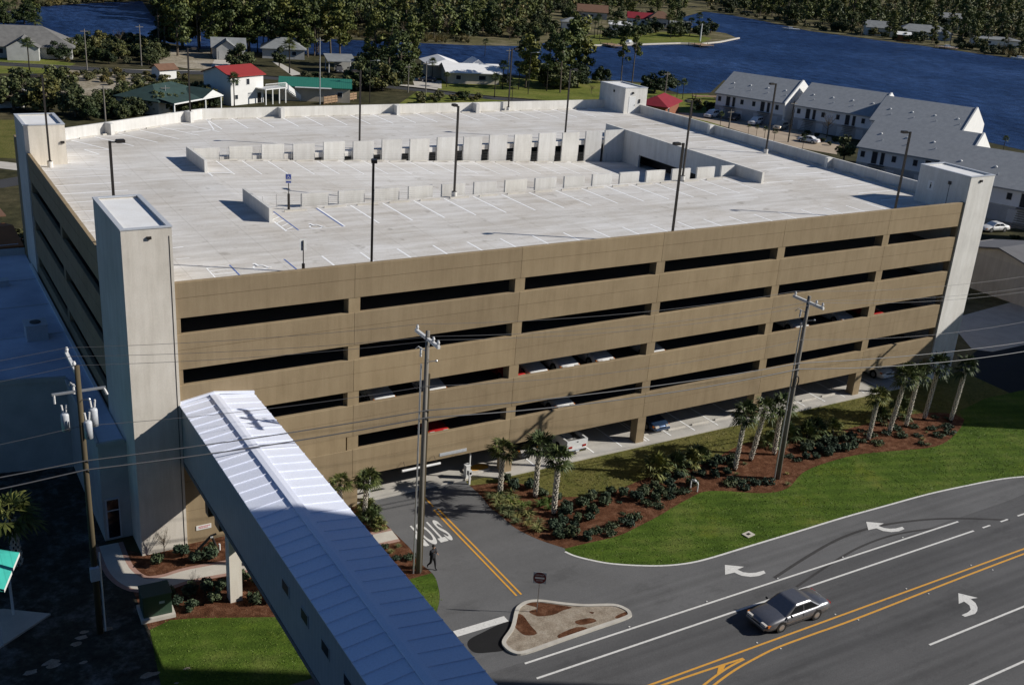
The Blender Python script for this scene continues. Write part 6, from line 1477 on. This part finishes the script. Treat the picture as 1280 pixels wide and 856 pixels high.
dock("wooden dock with reddish deck at the peninsula shore", 757, 57, -90, 9, 5)
dock("wooden dock beside the first condo block", 866, 124, -15, 16, 2.0)
dock("short wooden dock on the far shore", 1168, 60, -70, 10, 3)
dock("pale dock at the peninsula tip", 868, 57, -85, 7, 7)
def boat(lb, px, py, ang, L):
    p = at(px, py); t = thing("boat", lb, "boat", (p.x, p.y, 0), R(ang)); g = MB(); h = L / 2; w2 = L * .17
    top = [(-h, -w2 * .85, .8), (h * .3, -w2, .85), (h, 0, 1.1), (h * .3, w2, .85), (-h, w2 * .85, .8)]; bot = [(-h, -w2 * .6, -.05), (h * .2, -w2 * .6, -.05), (h * .8, 0, 0), (h * .2, w2 * .6, -.05), (-h, w2 * .6, -.05)]
    g.add(top + bot, [(5, 6, 1, 0), (6, 7, 2, 1), (7, 8, 3, 2), (8, 9, 4, 3), (9, 5, 0, 4), (0, 1, 2, 3, 4)]); g.build("hull", 'whitepaint', t)
    g = MB(); g.box(-h * .2, h * .25, -w2 * .5, w2 * .5, .85, 1.6); g.build("cabin", 'greypaint', t)
boat("white boat moored at the peninsula dock", 786, 55.5, 200, 8); boat("small boat moored near the left of the far shore", 988, 38, 150, 9); boat("small boat moored in front of the far pale-roofed house", 1184, 61, 150, 9); boat("small white boat at the right end of the far shore", 1274, 75, 150, 8)
# flagpole-like white pillar at the tip
# background poles
def bpole(px, py, top, lb, mt='greypole', r=.16, lampy=False):
    p = at(px, py); t = thing("utility_pole" if not lampy else "street_lamp", lb, "utility pole" if not lampy else "street lamp", (p.x, p.y, 0)); g = MB(); g.tube([(0, 0, 0), (0, 0, top)], [r, r * .7], 8); g.build("pole", mt, t)
    g = MB(); g.box(-.9, .9, -.06, .06, top - .6, top - .45); g.build("crossarm", 'greypole', t) if not lampy else (g.__init__(), g.tube([(0, 0, top - .2), (1.4, -.6, top)], .05, 6), g.cbox((1.6, -.7, top), (.7, .3, .16)), g.build("lamp_head", 'galv', t))
    return t
bpole(109, 88, 9.5, "bare utility pole left of the road behind the oak shrubs"); bpole(177, 83, 10, "utility pole with white transformer beside the lagoon"); bpole(400, 131, 14, "tall pole behind the back parapet by the green-roofed building", 'galv', .14)
bpole(462, 129, 9.3, "lamp pole behind the back parapet left of the dark oaks", 'darkmetal', .1, True); bpole(532, 117, 7.5, "utility pole by the road in front of the white-roofed house"); bpole(510, 116, 6.5, "shorter utility pole left of the one with the white can")
bpole(634, 105, 9, "utility pole at the right end of the white-roofed house"); bpole(132, 152, 6.5, "thin wooden pole among the shrubs behind the angled parapet"); bpole(208, 139, 5, "white pipe post behind the angled parapet", 'galv', .1)
bpole(660, 118, 10.2, "lamp pole on the riverside lawn", 'darkmetal', .1, True); bpole(829, 138, 9, "utility pole in front of the red-roofed cottage"); bpole(985, 178, 8.6, "utility pole with transformer behind the right parapet", 'darkmetal', .15); bpole(911, 160, 4, "short wooden post in the condo car park"); bpole(875, 52, 7, "white pillar on the peninsula shore", 'whitepaint', .3)

# ================================================================== TREES OF THE BACKGROUND
prot = {}
for k, leaf, seeds in (('pine', 'pineleaf', (1, 2, 3)), ('slash', 'pineleaf', (4, 5)), ('oak', 'oakleaf', (6, 7)), ('dark', 'darkleaf', (8, 9)), ('round', 'oakleaf', (10,)), ('bare', 'brownleaf', (12,))):
    prot[k] = [make_tree({'pine': "pine_tree", 'slash': "slender_pine", 'oak': "oak_tree", 'dark': "dark_oak", 'round': "round_tree", 'bare': "bare_tree"}[k], 'oak' if k == 'dark' else k, s, leaf) for s in seeds]
prot['palm'] = [make_palm("tall_palm", 90, 6.0, 24, 1.3, False), make_palm("tall_palm", 91, 6.0, 22, 1.3, False)]
scrubm = [make_shrub("scrub_bush", 100 + i, 'olivescrub', 1.6, 1.9, 12, 46, .36, "x", "bush") for i in range(2)]
greenb = [make_shrub("green_bush", 104 + i, 'darkleaf', 1.3, 1.8, 12, 46, .32, "x", "bush") for i in range(2)]
reedm = [make_strap("reed_clump", 110, 'reed', 130, 3.4)]
prot['scrub'] = scrubm; prot['green'] = greenb; prot['reed'] = reedm
def tree(kind, px, py, s, label, group=None, xy=None):
    p = xy if xy else at(px, py); pr_ = rnd.choice(prot[kind])
    if pr_.name not in used: used.add(pr_.name); o = pr_
    else: o = copy_tree(pr_)
    o.location = (p[0], p[1], 0); o.rotation_euler = (0, 0, rnd.uniform(0, 6.28)); k_ = rnd.uniform(.9, 1.12); o.scale = (s * rnd.uniform(.9, 1.15), s * rnd.uniform(.9, 1.15), s * k_)
    o['label'] = label
    if group: o['group'] = group
    if o.get('category') in (None, "x"): o['category'] = "tree"
    return o
def scatter(kinds, pxpoly, n, s, label, group, dmin=3.0):
    P = P2(*pxpoly); xs = [p[0] for p in P]; ys = [p[1] for p in P]; pts = []; tr = 0
    while len(pts) < n and tr < 20000:
        tr += 1; x, y = rnd.uniform(min(xs), max(xs)), rnd.uniform(min(ys), max(ys))
        if inpoly(x, y, P) and all((x - a) ** 2 + (y - b) ** 2 > dmin * dmin for a, b in pts): pts.append((x, y))
    cut = min([label.find(w_) for w_ in (" in the ", " on the ", " behind ", " beyond ", " at the ", " between ", " along ", " among ", " left of ", " before ", " of the ", " beside ") if label.find(w_) > 0])
    noun = {'pine': "bushy green pine", 'slash': "slender pine", 'dark': "dark evergreen oak", 'oak': "olive green oak", 'bare': "bare brown tree", 'palm': "cabbage palm", 'scrub': "olive scrub bush", 'green': "dark leafy bush", 'reed': "brown reed clump"}
    for p in pts:
        k_ = rnd.choice(kinds); tree(k_, 0, 0, rnd.uniform(*s), noun[k_] + label[cut:], noun[k_] + "s, " + group, p)
# woods between the lagoon and the inlet
scatter(['pine', 'pine', 'pine', 'slash', 'dark'], [(192, 18), (215, 30), (255, 36), (330, 44), (425, 47), (420, 20), (330, 2), (240, -6), (195, 2)], 95, (1.0, 1.5), "tall green pine in the thick woods between lagoon and inlet", "pines between lagoon and inlet", 4)
scatter(['pine', 'slash', 'dark', 'bare'], [(425, 44), (500, 50), (590, 53), (640, 50), (640, 10), (520, -2), (425, 5)], 80, (.9, 1.35), "tree in the woods behind the reeds of the inlet", "woods behind the inlet reeds", 4)
scatter(['reed'], [(425, 46.5), (500, 52), (590, 56), (590, 52), (500, 46), (425, 41)], 60, (.9, 1.3), "clump of olive brown reeds on the far bank of the inlet", "reeds on the inlet bank", 1.6)
scatter(['reed', 'scrub'], [(40, 9.5), (120, 4.5), (185, 1.5), (185, -2), (40, 4)], 50, (.8, 1.2), "brown reed clump on the far bank of the lagoon", "reeds beyond the lagoon", 2.2)
scatter(['pine', 'dark', 'bare'], [(30, 2), (185, -5), (185, -25), (0, -22)], 45, (.8, 1.2), "tree in the woods beyond the lagoon", "woods beyond the lagoon", 6)
scatter(['pine', 'bare', 'dark', 'palm'], [(-20, 34), (44, 30), (46, 12), (-20, 12)], 26, (.7, 1.0), "tree in the grove at the left end of the lagoon", "grove left of the lagoon", 4)
scatter(['pine', 'slash', 'dark', 'oak'], [(640, 52), (690, 46), (690, 10), (640, -5)], 26, (.75, 1.1), "pine at the base of the peninsula", "pines at the peninsula base", 5)
scatter(['pine', 'dark', 'bare', 'oak'], [(690, 18), (860, 14), (850, -6), (690, -10)], 55, (.8, 1.2), "tree in the woods behind the peninsula houses", "woods behind the peninsula houses", 6)
scatter(['palm', 'palm', 'dark'], [(735, 52), (850, 48), (905, 46), (880, 38), (740, 44)], 34, (.75, 1.1), "palm on the peninsula shore lawn", "palms on the peninsula", 4)
scatter(['pine', 'pine', 'slash', 'dark'], [(880, 10), (905, 15), (950, 22), (1010, 34), (1080, 45), (1080, 20), (960, 0), (880, -2)], 110, (1.0, 1.5), "tall pine on the left part of the far shore", "pines on the left far shore", 5)
scatter(['pine', 'slash', 'dark', 'oak', 'bare'], [(1080, 40), (1156, 47), (1212, 55), (1290, 64), (1290, 40), (1180, 22), (1080, 18)], 90, (.9, 1.35), "tree on the right part of the far shore", "trees on the right far shore", 5.5)
scatter(['pine', 'oak', 'slash', 'dark'], [(1060, 44), (1120, 51), (1180, 58), (1285, 73), (1285, 70), (1180, 54), (1060, 41)], 26, (.55, .95), "tree at the waterline in front of the far shore houses", "trees at the far waterline", 5)
scatter(['scrub', 'green', 'reed'], [(1190, 64), (1285, 76), (1285, 68), (1200, 58)], 26, (1.0, 1.8), "waterside bush at the right end of the far shore", "bushes at the right far waterline", 2.5)
scatter(['scrub', 'green'], [(885, 14), (950, 24.5), (1010, 37), (1100, 49), (1180, 58), (1180, 54), (1010, 33), (890, 11)], 36, (.9, 1.5), "waterside bush along the left far shore", "bushes along the left far waterline", 3)
# far woods as one mass
rng = random.Random(99); fwa, fwb, fwc = MB(), MB(), MB()
def mass(pxpoly, n, hs=(8, 14), leafs=46, sz=.85):
    xs = [p[0] for p in pxpoly]; ys = [p[1] for p in pxpoly]; k = 0
    while k < n:
        u, v = rng.uniform(min(xs), max(xs)), rng.uniform(min(ys), max(ys))
        if not inpoly(u, v, pxpoly): continue
        x, y, _ = at(u, v); k += 1; fw = rng.choice((fwa, fwa, fwb, fwb, fwc)); hh = rng.uniform(*hs); r0 = rng.uniform(2.2, 3.6) * (hh / 11) ** .5
        leaf_cloud(fw, [(x, y, hh * .5, r0, r0, hh * .4), (x + rng.gauss(0, 1), y + rng.gauss(0, 1), hh * .8, r0 * .7, r0 * .7, hh * .22)], leafs, sz, rng)
mass([(190, -2), (640, -4), (900, -8), (1080, 8), (1180, 16), (1330, 40), (1330, -20), (-30, -20), (-30, -8), (60, -4)], 900, (9, 15), 46, 1.25)
mass([(195, 14), (215, 30), (255, 35), (330, 43), (420, 46), (420, 0), (195, 0)], 420, (4, 11))
mass([(425, 42), (500, 48), (590, 51), (640, 44), (640, 0), (425, 0)], 380, (4, 11))
mass([(640, 40), (690, 12), (860, 12), (850, -4), (640, -4)], 240, (4, 10))
mass([(885, 11), (950, 22), (1010, 33), (1075, 40), (1160, 44), (1290, 58), (1330, 40), (1180, 14), (1080, 6), (890, -6)], 430, (5, 11))
for fw, lf, lb in ((fwa, 'pineleaf', "continuous green pine woodland receding behind the river and houses"), (fwb, 'oakleaf', "olive broadleaf woodland mixed among the far pines"), (fwc, 'olivescrub', "brownish winter trees and brush mixed among the far pines")): tag(fw.build("far_woods", lf), lb, "woods", None, 'stuff')
# near background, left
for i, (px, py, s, lb) in enumerate([(18, 138, 1.05, "dark spreading oak at the far left edge above the back left tower"), (60, 140, 1.15, "large dark oak clump left of the sandy lot"), (95, 146, .95, "dark oak just above the back left tower roof"), (30, 118, .95, "dark oak behind the one at the far left edge"), (75, 118, .95, "dark oak on the edge of the sandy lot")]):
    tree('oak', px, py, s, lb)
scatter(['dark', 'oak', 'green'], [(95, 152), (130, 150), (205, 142), (270, 136), (262, 122), (200, 118), (130, 130)], 62, (.5, .68), "dark evergreen oak scrub behind the angled parapet", "oak scrub behind the angled parapet", 1.6)
scatter(['pine', 'pine', 'slash', 'dark'], [(196, 62), (260, 68), (330, 68), (425, 72), (425, 68), (330, 64), (250, 60), (196, 56)], 26, (.95, 1.3), "tall pine on the near bank behind the pale grey houses", "pines on the near bank of the inlet", 4)
scatter(['pine', 'dark', 'oak', 'slash'], [(655, 112), (735, 112), (735, 98), (660, 96)], 12, (.85, 1.2), "pine or oak in the clump on the riverside lawn", "trees of the riverside lawn", 3.5)
scatter(['pine', 'dark', 'oak'], [(440, 118), (520, 108), (520, 80), (448, 82)], 10, (.85, 1.15), "dark tree in the clump left of the white-roofed house", "trees left of the white-roofed house", 4)
scatter(['oak', 'pine', 'dark'], [(560, 45), (690, 50), (690, 40), (560, 38)], 12, (.8, 1.1), "tree on the open bank at the peninsula base", "trees on the open bank", 5)
scatter(['oak', 'dark', 'oak'], [(150, 150), (205, 143), (262, 137), (225, 117), (170, 118)], 38, (.46, .58), "evergreen oak scrub between the angled parapet and the dark green house", "oak scrub before the green-shingled house", 1.7)
scatter(['oak', 'dark', 'bare', 'pine'], [(690, 30), (860, 32), (850, 20), (700, 16)], 26, (.6, .95), "garden tree among the peninsula houses", "garden trees of the peninsula houses", 4)
tree('bare', 32, 138, 1.0, "bare brown tree in front of the far left oaks")
scatter(['oak', 'scrub', 'dark'], [(70, 78), (190, 82), (215, 72), (190, 55), (90, 58)], 56, (.5, .78), "olive oak scrub between the back road and the lagoon", "oak scrub along the lagoon", 3.2)
tree('bare', 150, 62, 1.0, "bare grey tree in the scrub by the lagoon")
scatter(['scrub'], [(60, 92), (150, 92), (240, 96), (230, 104), (170, 108), (120, 106), (70, 100)], 34, (.5, .85), "olive scrub bush on the sandy lot", "scrub bushes on the sandy lot", 2.6)
for px, py, s, lb in [(100, 150, .0, "")]: pass
for px, py, s, k, lb in [(37, 88, .9, 'palm', "palm with thick pale trunk beside the back road at far left"), (47, 64, 1.3, 'palm', "tall palm in front of the grey hip-roofed house"), (10, 66, .8, 'palm', "small palm at the far left house corner"),
                         (186, 84, .35, 'palm', "squat palm by the lagoon utility pole"), (293, 133, .85, 'palm', "palm in front of the white house with red roof"), (310, 68, 1.15, 'palm', "palm between the two pale grey houses"), (322, 66, 1.1, 'palm', "second palm between the two pale grey houses"),
                         (349, 84, 1.1, 'round', "round dark tree with thin trunk before the hip-roofed house"), (362, 92, 1.05, 'palm', "palm in the front yard of the hip-roofed house"), (300, 84, .95, 'oak', "green oak in front of the gabled garage house"), (222, 70, 1.25, 'pine', "big bushy pine left of the gabled garage house"),
                         (250, 52, 1.15, 'pine', "pine behind the gabled garage house"), (205, 56, 1.1, 'pine', "pine leaning over the lagoon edge"), (385, 72, 1.0, 'pine', "pine right of the hip-roofed house"), (398, 66, 1.0, 'slash', "slender pine right of the hip-roofed house"),
                         (455, 112, 1.25, 'dark', "large dark oak right of the carport"), (478, 110, 1.15, 'dark', "dark oak left of the white-roofed house"), (500, 104, 1.0, 'pine', "pine left of the white-roofed house"), (462, 84, .95, 'slash', "pine standing above the dark oaks"), (515, 86, .95, 'pine', "pine behind the white-roofed house"),
                         (540, 100, .75, 'palm', "palm at the left end of the white-roofed house"), (558, 109, .55, 'palm', "small palm on the lawn of the white-roofed house"), (606, 70, .7, 'palm', "palm behind the white-roofed house"), (618, 122, .8, 'palm', "palm at the road by the right end of the white-roofed house"), (628, 112, .9, 'palm', "second palm at the right end of the white-roofed house"), (648, 112, .8, 'palm', "palm on the lawn left of the lawn lamp pole"), (640, 125, .6, 'palm', "low palm by the back road bend"),
                         (683, 114, .95, 'palm', "palm in the riverside lawn group, left"), (700, 116, 1.0, 'slash', "slender pine in the riverside lawn group"), (692, 110, 1.1, 'pine', "pine in the riverside lawn group"), (712, 98, 1.15, 'slash', "tall pine at the water's edge right of the lawn group"), (722, 100, .9, 'bare', "bare tree at the water's edge"), (672, 98, .9, 'dark', "dark oak at the water's edge left of the lawn group"), (724, 98, .7, 'dark', "low dark oak at the water's edge"),
                         (739, 118, .45, 'bare', "small bare tree on the riverside lawn by the stairhouse"), (751, 104, .75, 'dark', "dark tree standing before the water left of the airy pine"), (790, 104, 1.0, 'slash', "airy pine against the river above the stairhouse"), (776, 104, .85, 'slash', "second airy pine against the river above the stairhouse"), (818, 116, 1.0, 'dark', "dark round oak behind the red-roofed cottage"), (832, 112, .85, 'dark', "dark oak right behind the red-roofed cottage"),
                         (853, 124, .7, 'palm', "palm right of the red-roofed cottage"), (846, 122, .55, 'palm', "lower palm right of the red-roofed cottage"), (864, 150, .5, 'palm', "palm at the near edge of the condo lawn"), (900, 158, .45, 'palm', "low palm in the condo car park, left"), (935, 168, .32, 'palm', "low palm behind the right parapet, first"), (945, 171, .32, 'palm', "low palm behind the right parapet, second"), (955, 174, .34, 'palm', "low palm behind the right parapet, third"), (967, 178, .4, 'palm', "low palm behind the right parapet, fourth"), (1003, 186, .35, 'palm', "low palm behind the right parapet, near the parked white car"),
                         (1033, 172, 1.0, 'bare', "bare brown tree in front of the second condo block"), (1054, 203, 1.05, 'round', "round green tree behind the right parapet"), (1253, 192, .5, 'palm', "palm at the river edge right of the condo roofs"), (1268, 300, .5, 'green', "bush beside the tan side street")]:
    tree(k, px, py, s, lb)
scatter(['green', 'scrub'], [(865, 140), (890, 146), (890, 130), (868, 128)], 9, (.6, .9), "bush on the lawn beside the first condo block", "bushes by the first condo block", 1.8)
scatter(['green'], [(1000, 172), (1060, 190), (1064, 184), (1005, 166)], 10, (.45, .6), "dark clipped bush along the foot of the second condo block", "bushes by the second condo block", 1.5)
scatter(['scrub', 'green'], [(520, 130), (600, 128), (600, 122), (530, 118)], 14, (.6, .9), "olive bush between the back road and the back parapet", "bushes behind the back parapet", 2.2)
scatter(['green', 'dark'], [(575, 100), (635, 104), (635, 99), (575, 96)], 9, (.35, .5), "dark bush along the front of the white-roofed house", "bushes by the white-roofed house", 2)
scatter(['green', 'scrub'], [(380, 95), (440, 102), (445, 112), (395, 108)], 12, (.6, 1.0), "dark bush between the carport and the road", "bushes by the carport", 2.5)
scatter(['green', 'scrub'], [(0, 318), (28, 316), (28, 298), (0, 300)], 7, (.45, .7), "bush at the far left edge near the orange roof", "bushes by the orange roof", 1.6)
for k, L in prot.items():
    for o in L:
        if o.name not in used:
            for c in list(o.children_recursive): bpy.data.objects.remove(c)
            bpy.data.objects.remove(o)
for o in (hp + lowp + strap + [pal]):
    if o.name not in used:
        for c in list(o.children_recursive): bpy.data.objects.remove(c)
        bpy.data.objects.remove(o)
for L in firsts.values():
    for o in L:
        for c in list(o.children_recursive): bpy.data.objects.remove(c)
        bpy.data.objects.remove(o)
